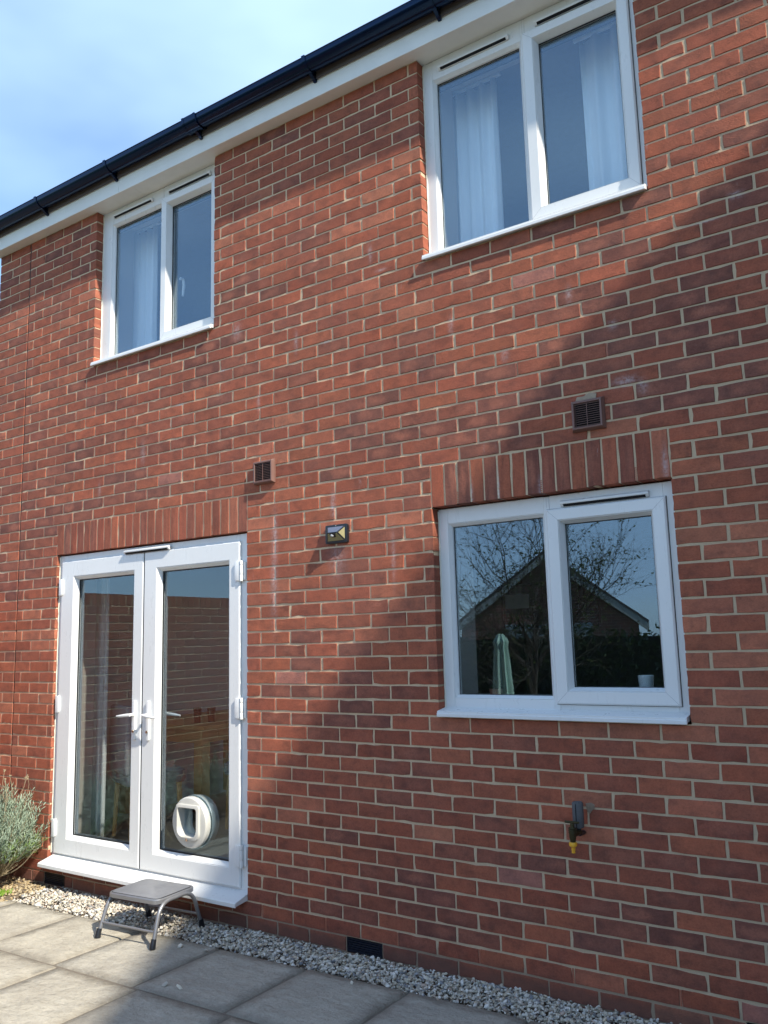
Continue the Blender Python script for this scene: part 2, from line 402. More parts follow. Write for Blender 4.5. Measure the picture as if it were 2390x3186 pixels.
for a, b, n_ in SOLD:
    p = (b-a)/n_
    for i in range(n_):
        rects.append((a+i*p+(.0048 if i else .001), a+(i+1)*p-(.0048 if i < n_-1 else .001), Z0+.003, Z0+.2202))
    mort.append(quad(a, b, Z0+.006, Z0+.225)); mort.append([(a, .0030, Z0+.006), (b, .0030, Z0+.006), (b, .11, Z0+.006), (a, .11, Z0+.006)])
for (a, b, c, d) in (DOOR, KIT, UL, UR): mort.append([(a, .0065, Z0+c-.004), (b, .0065, Z0+c-.004), (b, .11, Z0+c-.004), (a, .11, Z0+c-.004)])
for a, b in AIRB: mort.append(quad(a, b, Z0-2.25, Z0-2.175, .05))

house = empty('brick_house', (0.8, 0, 0)); house.location = (0, 0, 0)
tag(house, 'red brick two storey house with white plastic windows and black gutter', 'house')
wall = brick_wall('wall', rects, mort, lambda a, d, h: (a, d, h), [M_BRICK, M_MORT], house)
mb = MB(); mb.box(XL, XR, .112, .128, 0, Z0+2.55)   # placeholder box replaced by leaf pieces below
# inner leaf, plastered inside
def leaf(z0, z1, ops, y0=.135, y1=.30):
    m_ = MB(); x = XL+.01
    for (a, b, c, d) in sorted(ops):
        m_.box(x, a, y0, y1, z0, z1); 
        if c > z0+.01: m_.box(a, b, y0, y1, z0, c)
        if d < z1-.01: m_.box(a, b, y0, y1, d, z1)
        x = b
    m_.box(x, XR, y0, y1, z0, z1); return m_
lm = leaf(0.0, Z0+.45, [(-1.80, -.06, .20, Z0-.02), (1.36, 2.45, Z0-.99, Z0-.02)])
l2 = leaf(Z0+.452, Z0+2.56, [(-1.45, -.34, Z0+1.40, Z0+2.50), (1.36, 2.45, Z0+1.40, Z0+2.50)])
lm.v, lm.f, lm.m = lm.v+l2.v, lm.f+[tuple(i+len(lm.v) for i in f) for f in l2.f], lm.m+l2.m
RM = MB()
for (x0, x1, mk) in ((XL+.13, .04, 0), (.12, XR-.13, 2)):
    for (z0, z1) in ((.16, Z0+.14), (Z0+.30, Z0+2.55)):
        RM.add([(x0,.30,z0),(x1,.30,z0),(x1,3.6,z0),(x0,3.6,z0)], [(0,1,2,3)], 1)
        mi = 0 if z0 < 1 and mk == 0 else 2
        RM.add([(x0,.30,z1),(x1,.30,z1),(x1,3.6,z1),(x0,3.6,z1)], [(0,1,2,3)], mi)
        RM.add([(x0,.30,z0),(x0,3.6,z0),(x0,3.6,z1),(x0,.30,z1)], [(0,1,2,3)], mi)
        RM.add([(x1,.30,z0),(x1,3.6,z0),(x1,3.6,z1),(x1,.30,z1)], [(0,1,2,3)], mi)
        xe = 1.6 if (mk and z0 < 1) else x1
        if mi: RM.add([(x0,3.6,z0),(xe,3.6,z0),(xe,3.6,z1),(x0,3.6,z1)], [(0,1,2,3)], mi)  # unseen back left open downstairs so daylight brightens the rooms
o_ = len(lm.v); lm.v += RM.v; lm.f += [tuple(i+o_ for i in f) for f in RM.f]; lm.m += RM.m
build('interior_wall', lm, [M_PLAST, M_FLOORI, simple('dimmed_room_plaster', (.22, .205, .185), .8)], house, recalc=False)  # last slot: plaster darkened so kitchen and upstairs rooms look dim
mb = MB().box(MJ-.0072, MJ+.0072, .0035, .05, 0, Z0+2.55); build('movement_joint', mb, M_MOVE, house)
# side, back and roof of the house
mb = MB().box(XL+.003, XL+.10, .105, 7.5, 0, Z0+2.55).box(XR-.1, XR-.003, .105, 7.5, 0, Z0+2.55).box(XL+.1, -2.3, 7.4, 7.497, 0, Z0+2.55).box(-2.3, XR-.5, 7.4, 7.497, Z0+.1, Z0+.7).box(-2.3, XR-.5, 7.4, 7.497, 0, .3).box(XR-.5, XR-.1, 7.4, 7.497, 0, Z0+2.55).box(-2.3, XR-.5, 7.4, 7.497, Z0+2.3, Z0+2.55)  # gaps added in the unseen back wall to let daylight in
def flatbrick(name, a=(.30,.10,.065), b=(.17,.075,.06), axis=False):
    m, n, l, bs = mat(name); v = objvec(n)
    sx = n.new('ShaderNodeSeparateXYZ'); l.new(v, sx.inputs[0])
    cm = n.new('ShaderNodeCombineXYZ'); l.new(math_(n, l, 'ADD', sx.outputs[0], sx.outputs[1]), cm.inputs[0]); l.new(sx.outputs[2], cm.inputs[1])
    bt = n.new('ShaderNodeTexBrick'); l.new(cm.outputs[0], bt.inputs['Vector'])
    bt.inputs['Scale'].default_value = 1; bt.inputs['Brick Width'].default_value = .225; bt.inputs['Row Height'].default_value = .075; bt.inputs['Mortar Size'].default_value = .005
    bt.inputs['Color1'].default_value = (*a, 1); bt.inputs['Color2'].default_value = (*b, 1); bt.inputs['Mortar'].default_value = (.45, .37, .29, 1)
    l.new(mix(n, l, noise(n, l, v, 12, 4), bt.outputs['Color'], mix(n, l, 1., bt.outputs['Color'], (.7, .65, .65), 'MULTIPLY')), bs.inputs['Base Color'])
    bs.inputs['Roughness'].default_value = .9; return m
M_FB = flatbrick('far_brick')
build('side_wall', mb, M_FB, house)
mb = MB().prism([(0, 0)]*0 or [(0, 0), (1, 0), (1, 1)], 0, 1); mb = MB()
ez = Z0+2.70
mb.add([(XL-.12, -.10, ez), (XR, -.10, ez), (XR, 3.75, ez+2.6), (XL-.12, 3.75, ez+2.6), (XL-.12, 7.6, ez), (XR, 7.6, ez),
        (XL-.12, -.10, ez-.05), (XR, -.10, ez-.05), (XR, 3.75, ez+2.54), (XL-.12, 3.75, ez+2.54), (XL-.12, 7.6, ez-.05), (XR, 7.6, ez-.05)],
       [(0,1,2,3),(3,2,5,4),(6,9,8,7),(9,10,11,8),(0,6,7,1),(4,5,11,10),(0,3,9,6),(3,4,10,9),(1,7,8,2),(2,8,11,5)])
build('roof', mb, M_TILE, house)
# fascia + soffit + gutter
mb = MB().box(XL-.02, -1.157, -.088, -.070, Z0+2.545, Z0+2.74).box(-1.155, XR, -.088, -.070, Z0+2.545, Z0+2.74)
build('fascia_board', mb, M_CREAM, house, bevel=.003)
mb = MB().box(XL-.02, -1.03, -.0698, .064, Z0+2.5505, Z0+2.560).box(-1.028, XR, -.0698, .064, Z0+2.5505, Z0+2.560)
build('soffit', mb, M_CREAM, house)
gut = empty('gutter', (0, 0, 0), parent=house)
gc, gz, gr = -.148, Z0+2.730, .057
prof = [(gc+gr*math.cos(R(a)), gz-gr*math.sin(R(a))) for a in range(0, 181, 12)]+[(gc-gr-.004, gz+.003), (gc-gr-.004, gz+.006)]
inner = [(gc+(gr-.003)*math.cos(R(a)), gz-(gr-.003)*math.sin(R(a))) for a in range(180, -1, -12)]
mb = MB().extrude_x(XL-.10, XR, prof+inner)
build('gutter_channel', mb, M_GUT, gut, smooth=True)
for i, bx in enumerate((-2.82, -1.985, -1.168, -.311, .651, 1.51, 2.4, 3.3)):
    mb = MB(); hw = .012
    r1, r2 = gr+.006, gr+.001
    pr = [(gc+r1*math.cos(R(a)), gz-r1*math.sin(R(a))) for a in range(0, 181, 15)]+[(gc-r1-.003, gz+.010), (gc-r2, gz+.010)]
    pi = [(gc+r2*math.cos(R(a)), gz-r2*math.sin(R(a))) for a in range(180, -1, -15)]
    mb.extrude_x(bx-hw, bx+hw, pr+pi)
    mb.extrude_x(bx-.010, bx+.010, [(-.089, gz+.0), (-.089, gz-.095), (-.100, gz-.095), (gc, gz-r1+.001), (-.105, gz-.02)])
    if i == 3:
        for dx in (-.055, .05):
            mb.extrude_x(bx+dx-.009, bx+dx+.009, [((y-gc)*1.05+gc, (z-gz)*1.05+gz) for y, z in pr]+pi)
        mb.extrude_x(bx-.05, bx+.05, [((y-gc)*1.015+gc, (z-gz)*1.015+gz) for y, z in pr]+pi)
    build('gutter_union' if i == 3 else 'gutter_bracket', mb, M_GUT, gut, smooth=True)

# ------------------------------------------------------------------ windows
M_WELD = simple('weld_seam', (.30, .31, .31), .7)
def pane_box(x0, x1, z0, z1, y=.092, t=.005): return MB().box(x0, x1, y, y+t, z0, z1)
def bead(mb_, x0, x1, z0, z1, yf, wdt=.018, yg=.088):   # sloped glazing bead around a glass rectangle (given = glass edge)
    mb_.ring(x0-wdt, x1+wdt, z0-wdt, z1+wdt, [(0, yf), (.003, yf-.002), (wdt-.002, yg-.010), (wdt, yg), (wdt, yg+.02), (0, yg+.02)])
def trickle(x0, x1, z, yf, parent):
    v_ = empty('trickle_vent', (0, 0, 0), parent=parent)
    mb_ = MB().extrude_x(x0, x1, [(yf+.001, z-.013), (yf-.008, z-.014), (yf-.021, z-.001), (yf-.021, z+.008), (yf-.006, z+.015), (yf+.001, z+.015)])
    build('vent_hood', mb_, M_UPVC, v_, bevel=.002, smooth=True)
    mb_ = MB().extrude_x(x0+.014, x1-.014, [(yf-.0085, z-.0146), (yf-.0190, z-.0041), (yf-.0183, z-.0030), (yf-.0080, z-.0133)]); build('vent_slot', mb_, M_VOID, v_)
    return v_
M_GLUP = glass_mat('upstairs_glazing', tint=(.93, .96, .97), r0=.125)
def make_window(x0, x1, z0, z1, gl, sash, gr_, sill_y, sill_x, sillz, vents, label):
    """all z relative to the lintel"""
    W_ = empty('window', (0, 0, 0), parent=house); W_['label'] = label
    F_ = .060
    fr = empty('frame_set', (0, 0, 0), parent=W_)
    COL.objects.unlink(fr); bpy.data.objects.remove(fr)
    a0, a1, b0, b1 = x0, x1, Z0+z0, Z0+z1
    gx0, gx1, g0, g1 = gl[0], gl[1], Z0+gl[2], Z0+gl[3]
    sx0, sx1, s0, s1 = sash[0], sash[1], Z0+sash[2], Z0+sash[3]
    mb_ = MB()
    bw = .018
    # frame members meeting round the fixed light and the sash
    mxl, mxr = gx1+bw, sx0+.012
    prof_y = (F_, .130)
    mb_.box(a0, gx0-bw, F_, .13, b0, b1)
    mb_.box(sx1-.012, a1, F_, .13, b0, b1)
    mb_.box(mxl, mxr, F_-.0015, .13, b0+.002, b1-.002)
    mb_.box(gx0-bw, mxl, F_, .13, g1+bw, b1); mb_.box(gx0-bw, mxl, F_, .13, b0, g0-bw)
    mb_.box(mxr, sx1-.012, F_, .13, s1-.012, b1); mb_.box(mxr, sx1-.012, F_, .13, b0, s0+.012)
    build('frame', mb_, M_UPVC, W_, bevel=.003)
    mb_ = MB(); bead(mb_, gx0, gx1, g0, g1, F_+.004); build('glazing_bead', mb_, M_UPVC, W_)
    mb_ = MB().ring(gx0-.003, gx1+.003, g0-.003, g1+.003, [(0, .0855), (.005, .0865), (.005, .0915), (0, .0915)]); build('gasket', mb_, M_SEAL, W_)
    GM = M_GLUP if z0 > 0 else M_GLASS
    build('pane', pane_box(gx0-.004, gx1+.004, g0-.004, g1+.004), GM, W_)
    if z0 > 0: build('spacer_bar', MB().box(gx0-.003, gx1+.003, .0985, .112, g1-.034, g1+.003), M_SEAL, W_)
    hx0, hx1, h0, h1 = gr_[0], gr_[1], Z0+gr_[2], Z0+gr_[3]
    SY = .040
    sw0 = hx0-bw-sx0
    mb_ = MB(); 
    n4 = [(sx0, sx1, s0, s1), (hx0-bw, hx1+bw, h0-bw, h1+bw)]
    def rc(r, y): return [(r[0], y, r[2]), (r[1], y, r[2]), (r[1], y, r[3]), (r[0], y, r[3])]
    o = n4[0]; i_ = n4[1]; e = .007
    loops = [rc(o, F_+.012), rc(o, SY+.006), rc((o[0]+e, o[1]-e, o[2]+e, o[3]-e), SY), rc((i_[0]-.002, i_[1]+.002, i_[2]-.002, i_[3]+.002), SY), rc(i_, SY+.004), rc(i_, .10), rc(o, .10)]
    vs = [p for lp in loops for p in lp]; fs = []
    for a in range(len(loops)):
        b = (a+1) % len(loops)
        for c in range(4): fs.append((a*4+c, a*4+(c+1)%4, b*4+(c+1)%4, b*4+c))
    mb_.add(vs, fs)
    sa = build('sash', mb_, M_UPVC, W_)
    mb_ = MB(); bead(mb_, hx0, hx1, h0, h1, SY+.006, yg=.085); build('glazing_bead', mb_, M_UPVC, sa)
    mb_ = MB().ring(hx0-.003, hx1+.003, h0-.003, h1+.003, [(0, .0825), (.005, .0835), (.005, .0915), (0, .0915)]); build('gasket', mb_, M_SEAL, sa)
    build('pane', pane_box(hx0-.004, hx1+.004, h0-.004, h1+.004), GM, sa)
    if z0 > 0: build('spacer_bar', MB().box(hx0-.003, hx1+.003, .0985, .112, h1-.034, h1+.003), M_SEAL, sa)
    mb_ = MB().ring(sx0-.0035, sx1+.003, s0-.003, s1+.003, [(0, F_-.0016), (.02, F_-.0016), (.02, F_+.004), (0, F_+.004)]); build('seal', mb_, M_SEAL, sa)
    def weld(xa, za, xb, zb, y):
        d = Vector((xb-xa, 0, zb-za)).normalized(); q = Vector((-d.z, 0, d.x))*.0005; a = Vector((xa, y, za)); b = Vector((xb, y, zb))
        build('weld_line', MB().add([a-q, a+q, b+q, b-q], [(0, 1, 2, 3)]), M_WELD, W_, recalc=False)
    for (cx, cz, sx_, sz_) in ((sx0+e, s0+e, 1, 1), (sx1-e, s0+e, -1, 1), (sx1-e, s1-e, -1, -1), (sx0+e, s1-e, 1, -1)):
        weld(cx, cz, (hx0-bw) if sx_ > 0 else (hx1+bw), (h0-bw) if sz_ > 0 else (h1+bw), SY-.0004)
    weld((mxl+mxr)/2, s1+.01, (mxl+mxr)/2, b1, F_-.002)
    # sill
    ty = Z0+sillz
    mb_ = MB().extrude_x(sill_x[0], sill_x[1], [(F_+.03, ty+.012), (F_-.002, ty+.012), (sill_y+.006, ty), (sill_y, ty-.003), (sill_y, ty-.010), (sill_y-.004, ty-.013), (sill_y-.004, ty-.028), (sill_y+.002, ty-.030), (sill_y+.012, ty-.022), (F_+.03, ty-.012)])
    build('sill', mb_, M_UPVC, W_, bevel=.0015)
    for (va, vb, vz) in vents: trickle(va, vb, Z0+vz, F_-.001, W_)
    # sealant line to the brickwork
    mb_ = MB(); pts = []
    for i in range(60):
        z = b0+.01+(b1-b0-.02)*i/59; pts.append((a0+.002, F_-.003+rnd.uniform(-.0015, .0015), z))
    mb_.tube(pts, .0042, 6); build('sealant', mb_, M_SIL, W_, smooth=True)
    pts = [(a1-.003+rnd.uniform(-.001, .001), F_-.005, b0+.01+(b1-b0-.02)*i/59) for i in range(60)]
    build('sealant', MB().tube(pts, .006, 6), M_SIL, W_, smooth=True)
    return W_
w1 = make_window(1.299, 2.508, -1.020, -.004, (1.371, 1.868, -.947, -.100), (1.902, 2.466, -.982, -.071), (1.979, 2.389, -.906, -.145),
            -.028, (1.299, 2.503), -1.020, [(1.976, 2.395, -.050)], 'ground floor kitchen window with brick soldier arch above')
w2 = make_window(1.304, 2.506, 1.368, 2.548, (1.381, 1.884, 1.432, 2.412), (1.915, 2.474, 1.405, 2.455), (1.992, 2.402, 1.480, 2.384),
            -.028, (1.306, 2.505), 1.374, [(1.41, 1.84, 2.480), (1.99, 2.40, 2.483)], 'larger looking upstairs window on the right with curtain')
w3 = make_window(-1.503, -.287, 1.368, 2.548, (-1.384, -.880, 1.432, 2.420), (-.852, -.300, 1.405, 2.458), (-.778, -.373, 1.476, 2.388),
            -.028, (-1.500, -.289), 1.374, [(-1.38, -.95, 2.490), (-.79, -.37, 2.488)], 'upstairs window on the left above the glazed doors')

mb = MB().tube([(-.742, .125, Z0+1.86), (-.738, .150, Z0+1.86), (-.738, .155, Z0+1.82), (-.742, .150, Z0+1.74)], [.011, .011, .010, .008], 10)
build('inner_handle', mb, M_UPVC, w3, smooth=True)
# ------------------------------------------------------------------ french doors
fd = empty('french_door', (0, 0, 0), parent=house)
FY = .030
def zz(z): return Z0+z
mb = MB()
mb.box(-1.859, -1.815, FY, .10, zz(-2.075), zz(-.004)); mb.box(-.080, -.002, FY, .10, zz(-2.075), zz(-.004))
mb.box(-1.815, -.080, FY+.0005, .10, zz(-.056), zz(-.005)); mb.box(-1.815, -.080, FY+.0005, .10, zz(-2.075), zz(-2.038))
build('frame', mb, M_UPVC, fd, bevel=.003)
def door_leaf(x0, x1, gx0, gx1, nm):
    g0, g1, bw = zz(-1.920), zz(-.183), .024
    L = empty('door_leaf', (0, 0, 0), parent=fd); COL.objects.unlink(L); bpy.data.objects.remove(L)
    z0, z1 = zz(-2.046), zz(-.048); SY = FY-.016; e = .008
    def rc(r, y): return [(r[0], y, r[2]), (r[1], y, r[2]), (r[1], y, r[3]), (r[0], y, r[3])]
    o = (x0, x1, z0, z1); i_ = (gx0-bw, gx1+bw, g0-bw, g1+bw)
    loops = [rc(o, FY+.01), rc(o, SY+.006), rc((o[0]+e, o[1]-e, o[2]+e, o[3]-e), SY), rc((i_[0]-.002, i_[1]+.002, i_[2]-.002, i_[3]+.002), SY), rc(i_, SY+.003), rc(i_, .07), rc(o, .07)]
    vs = [p for lp in loops for p in lp]; fs = []
    for a in range(len(loops)):
        b = (a+1) % len(loops)
        for c in range(4): fs.append((a*4+c, a*4+(c+1)%4, b*4+(c+1)%4, b*4+c))
    lf = build('door_leaf', MB().add(vs, fs), M_UPVC, fd)
    m2 = MB(); bead(m2, gx0, gx1, g0, g1, SY+.004, bw, .052); build('glazing_bead', m2, M_UPVC, fd)
    m2 = MB().ring(gx0-.003, gx1+.003, g0-.003, g1+.003, [(0, .0485), (.008, .0495), (.008, .0575), (0, .0575)]); build('gasket', m2, M_SEAL, fd)
    m2 = MB().ring(gx0-.003, gx1+.003, g0-.003, g1+.003, [(0, .064), (.011, .064), (.011, .086), (0, .086)]); build('spacer_bar', m2, simple_sp, fd)
    return lf, (gx0, gx1, g0, g1)
simple_sp = simple('spacer_bar_metal', (.20, .21, .22), .4, .3)
lfL, gL = door_leaf(-1.822, -.942, -1.659, -1.056, 'left')
lfR, gR = door_leaf(-.936, -.072, -.790, -.183, 'right')
M_GLD = glass_mat('door_glazing', tint=(.95, .97, .97), r0=.08)
build('pane', pane_box(gL[0]-.004, gL[1]+.004, gL[2]-.004, gL[3]+.004, .058), M_GLD, fd)
# right pane with the round hole cut for the cat flap
CX_, CZ_, CR_ = -.498, zz(-1.727), .150
def hole_pane(x0, x1, z0, z1, y, cx, cz, r, n=48):
    m_ = MB(); outer = []; inner = []
    for k in range(n):
        a = 2*math.pi*(k+.5)/n; c, s = math.cos(a), math.sin(a)
        t = min(((x1-cx)/c if c > 0 else (x0-cx)/c), ((z1-cz)/s if s > 0 else (z0-cz)/s))
        outer.append((cx+c*t, cz+s*t)); inner.append((cx+c*r, cz+s*r))
    vs = [(x, y, z) for x, z in outer]+[(x, y, z) for x, z in inner]+[(x, y+.005, z) for x, z in outer]+[(x, y+.005, z) for x, z in inner]
    fs = []
    for k in range(n):
        k2 = (k+1) % n
        fs += [(k, k2, n+k2, n+k), (2*n+k, 3*n+k, 3*n+k2, 2*n+k2), (n+k, n+k2, 3*n+k2, 3*n+k)]
    for (cxx, czz) in ((x0, z0), (x1, z0), (x1, z1), (x0, z1)):
        best = sorted(range(n), key=lambda k: (outer[k][0]-cxx)**2+(outer[k][1]-czz)**2)[:2]
        o = len(vs); vs += [(cxx, y, czz), (cxx, y+.005, czz)]; fs += [(o, best[0], best[1]), (o+1, 2*n+best[1], 2*n+best[0])]
    return m_.add(vs, fs)
build('pane', hole_pane(gR[0]-.004, gR[1]+.004, gR[2]-.004, gR[3]+.004, .058, CX_, CZ_, CR_-.02), M_GLD, fd)
# cat flap
M_CATW = simple('cat_flap_plastic', (.50, .49, .44), .38, 0, .06, 20)
M_CLEAR = glass_mat('cat_flap_clear_ring', (.9, .95, .97), .06)
def sq(cx, cz, w_, h_, r, n=6, y=0):
    p = []
    for (sx_, sz_, a0) in ((1, 1, 0), (-1, 1, 90), (-1, -1, 180), (1, -1, 270)):
        rr = r if sz_ > 0 else r*2.6
        for k in range(n+1):
            a = R(a0+90*k/n); p.append((cx+sx_*(w_-rr)+rr*math.cos(a), y, cz+sz_*(h_-rr)+rr*math.sin(a)))
    out = []
    for q_ in range(len(p)):
        a, b = p[q_], p[(q_+1) % len(p)]; out.append(a)
        if q_ % (n+1) == n:
            for t in range(1, 9): out.append((a[0]+(b[0]-a[0])*t/9, y, a[2]+(b[2]-a[2])*t/9))
    return out
def loft(m_, loops, close=False, cap0=False, cap1=False, m=0):
    n = len(loops[0]); vs = [p for lp in loops for p in lp]; fs = []
    for a in range(len(loops)-(0 if close else 1)):
        b = (a+1) % len(loops)
        for c in range(n): fs.append((a*n+c, a*n+(c+1)%n, b*n+(c+1)%n, b*n+c))
    if cap0: fs.append(tuple(range(n))[::-1])
    if cap1: fs.append(tuple(range((len(loops)-1)*n, len(loops)*n)))
    return m_.add(vs, fs, m)
def circ_as(lp, cx, cz, r, y):
    out = []
    for p in lp:
        a = math.atan2(p[2]-cz, p[0]-cx); out.append((cx+r*math.cos(a), y, cz+r*math.sin(a)))
    return out
cfp = empty('cat_flap', (0, 0, 0), parent=fd); COL.objects.unlink(cfp); bpy.data.objects.remove(cfp)
base = sq(CX_+.002, CZ_+.004, .088, .092, .018)
ow = .077
mb = MB(); op = lambda w_, h_, y: sq(CX_+.002, CZ_+.004, w_, h_, .018, y=y)
loft(mb, [circ_as(base, CX_, CZ_, CR_-.004, .060), circ_as(base, CX_, CZ_, CR_, .052), circ_as(base, CX_, CZ_, CR_, .028), circ_as(base, CX_, CZ_, CR_-.008, .018), circ_as(base, CX_, CZ_, CR_-.022, .015),
          op(.100, .104, .013), op(.098, .102, .001), op(.086, .089, -.004), op(.082, .085, -.004), op(.080, .083, .004), op(.077, .080, .05), op(.074, .077, .15), op(.080, .083, .15)])
build('cat_flap', mb, M_CATW, fd, smooth=True)
mb = MB().lathe((CX_, 0, CZ_), [(CR_+.010, .0505), (CR_+.012, .054), (CR_+.012, .0575), (CR_-.01, .0575)], 48, 'Y'); 
build('cat_flap_ring', mb, M_CLEAR, fd, smooth=True)
mb = MB().lathe((CX_, 0, CZ_), [(CR_-.012, .066), (CR_, .068), (CR_, .135), (CR_-.02, .15)], 48, 'Y')
# inner housing as a tube only
mb = MB(); loft(mb, [circ_as(base, CX_, CZ_, CR_+.002, .066), circ_as(base, CX_, CZ_, CR_+.006, .072), circ_as(base, CX_, CZ_, CR_-.004, .13), op(.082, .085, .151)])
build('cat_flap_housing', mb, M_CATW, fd, smooth=True)
mb = MB().box(CX_-.075, CX_+.078, .118, .122, CZ_-.073, CZ_+.081)
build('cat_flap_door', mb, glass_mat('smoked_flap', (.35, .31, .27), .05), fd)
mb = MB().box(CX_-.004, CX_+.004, -.006, .012, CZ_-.103, CZ_-.086); build('cat_flap_latch', mb, simple('rusty_latch', (.25, .16, .10), .6), fd, bevel=.001)
# handles
def door_handle(x, side):
    h_ = empty('door_handle', (0, 0, 0), parent=fd)
    y = FY-.017; pl = MB()
    pts = []
    w_, z0, z1 = .0145, zz(-1.262), zz(-1.010)
    for (cx, cz, a0) in ((x, z1-w_, 0), (x, z0+w_, 180)):
        for k in range(9):
            a = R(a0+180*k/8); pts.append((cx+w_*math.cos(a), cz+w_*math.sin(a)))
    pl.prism(pts, y-.012, y+.001); build('handle_plate', pl, M_UPVC, h_, bevel=.003, smooth=True)
    zl = zz(-1.100)
    lv = MB().tube([(x, y-.010, zl), (x, y-.030, zl), (x, y-.046, zl)], [.0105, .0095, .0095], 12)
    lv.tube([(x-side*.006, y-.044, zl), (x+side*.02, y-.050, zl-.002), (x+side*.06, y-.052, zl-.006), (x+side*.10, y-.050, zl-.010), (x+side*.125, y-.047, zl-.010)], [.010, .0105, .0095, .008, .004], 12)
    build('lever', lv, M_UPVC, h_, smooth=True)
    lk = MB().lathe((x, y-.018, zz(-1.205)), [(.0085, 0), (.0095, .002), (.0095, .007)], 16, 'Y'); build('lock_cylinder', lk, M_CHROME, h_, smooth=True)
    lk = MB().box(x-.001, x+.001, y-.0188, y-.0170, zz(-1.210), zz(-1.200)); build('keyhole', lk, M_VOID, h_)
door_handle(-1.000, -1); door_handle(-.868, 1)
# lever on the room side, seen through the glass
mb = MB().tube([(-.868, .075, zz(-1.10)), (-.868, .125, zz(-1.10)), (-.84, .13, zz(-1.10)), (-.70, .125, zz(-1.108))], [.01, .01, .01, .006], 10)
build('inner_handle', mb, M_UPVC, fd, smooth=True)
for hz in (-.232, -1.050, -1.880):      # left hinges: rounded covers
    mb = MB(); x = -1.812; z0, z1 = zz(hz-.058), zz(hz+.058)
    mb.prism([(x-.014, z0), (x+.010, z0), (x+.018, z0+.012), (x+.018, z1-.012), (x+.010, z1), (x-.014, z1)], FY-.030, FY-.015)
    mb.tube([(x-.016, FY-.022, z0), (x-.016, FY-.022, z1)], .008, 10)
    build('hinge', mb, M_UPVC, fd, bevel=.003, smooth=True)
for hz in (-.232, -1.042, -1.870):      # right hinges with a split barrel
    mb = MB(); x = -.066; z0, z1 = zz(hz-.058), zz(hz+.058)
    mb.prism([(x-.040, z0+.008), (x-.034, z0), (x, z0), (x, z1), (x-.034, z1), (x-.040, z1-.008)], FY-.027, FY-.014)
    mb.box(x+.012, x+.038, FY-.012, FY+.001, z0+.004, z1-.004)
    mb.tube([(x+.010, FY-.020, z0-.004), (x+.010, FY-.020, z0+.036)], .0105, 12); mb.tube([(x+.010, FY-.020, z0+.038), (x+.010, FY-.020, z1-.024)], .0105, 12)
    mb.tube([(x+.010, FY-.020, z1-.022), (x+.010, FY-.020, z1+.004)], .0105, 12)
    build('hinge', mb, M_UPVC, fd, bevel=.0015, smooth=True)
trickle(-1.125, -.685, zz(-.036), FY-.016, fd)
mb = MB().box(-.9415, -.9365, FY-.012, FY+.03, zz(-2.046), zz(-.05)); build('meeting_seal', mb, M_SEAL, fd)
ty = zz(-2.062)
mb = MB().extrude_x(-1.832, -.004, [(FY+.05, ty+.006), (FY-.004, ty+.004), (-.088, ty-.026), (-.096, ty-.031), (-.096, ty-.052), (-.092, ty-.054), (-.088, ty-.048), (-.02, ty-.040), (FY+.05, ty-.036)])
build('threshold_sill', mb, M_UPVC, fd, bevel=.002)
mb = MB(); mb.tube([(-1.8585, FY-.004+rnd.uniform(-.002, .002), zz(-2.05+2.04*i/90)) for i in range(91)], [.0055+rnd.uniform(-.0012, .0012) for _ in range(91)], 6)
build('sealant', mb, M_SIL, fd, smooth=True)
build('sealant', MB().tube([(-.003+rnd.uniform(-.001, .001), FY-.006, zz(-2.05+2.04*i/90)) for i in range(91)], .005, 6), M_SIL, fd, smooth=True)

# ------------------------------------------------------------------ wall fittings that belong to the house
def louvre_vent(x0, x1, z0, z1, label):
    v_ = empty('extractor_vent', (0, 0, 0), parent=house); v_['label'] = label
    a0, a1, b0, b1 = x0, x1, zz(z0), zz(z1); d = .030
    mb_ = MB().ring(a0, a1, b0, b1, [(0, .004), (0, -.012), (.008, -d), (.016, -d-.001), (.0185, -d+.004), (.0185, .004)])
    build('vent_frame', mb_, M_BROWN, v_, bevel=.001)
    i0, i1, j0, j1 = a0+.019, a1-.019, b0+.017, b1-.017
    mb_ = MB().box(i0-.002, i1+.002, -.004, .004, j0-.002, j1+.002); build('vent_opening', mb_, M_VOID, v_)
    mb_ = MB(); n_ = 11
    for k in range(n_):
        z = j0+(j1-j0)*(k+.3)/n_; mb_.extrude_x(i0, i1, [(-d+.002, z), (-d+.002, z+.0016), (-d+.012, z+.0050), (-d+.012, z+.0036)])
    mb_.box((i0+i1)/2-.0012, (i0+i1)/2+.0012, -d+.0012, -d+.006, j0, j1)
    build('vent_louvres', mb_, M_BROWN, v_)
louvre_vent(.074, .233, .272, .414, 'small brown vent above the corner of the glazed doors')
louvre_vent(2.082, 2.240, .268, .416, 'brown louvred vent above the kitchen window arch')
mb = MB().box(2.06, 2.25, .0, .009, zz(.411), zz(.432)); build('vent_mortar', MB().prism([(2.10, zz(.414)), (2.20, zz(.414)), (2.205, zz(.438)), (2.17, zz(.446)), (2.14, zz(.434)), (2.11, zz(.436))], -.006, .004), simple('mortar_smear', (.36, .28, .20), .9, 0, .2, 60, .8, .004), house)
for (a, b) in AIRB[:3]:
    v_ = empty('air_brick', (0, 0, 0), parent=house)
    a0, a1, b0, b1 = a+.003, b-.003, zz(-2.245), zz(-2.180)
    mb = MB().ring(a0, a1, b0, b1, [(0, .03), (0, .001), (.004, .001), (.004, .03)]); build('air_brick_frame', mb, M_AIR, v_)
    mb = MB()
    for k in range(5):
        z = b0+.005+(b1-b0-.010)*k/5; mb.extrude_x(a0+.004, a1-.004, [(.003, z), (.003, z+.004), (.016, z+.011), (.016, z+.007)])
    build('air_brick_louvres', mb, M_AIR, v_)
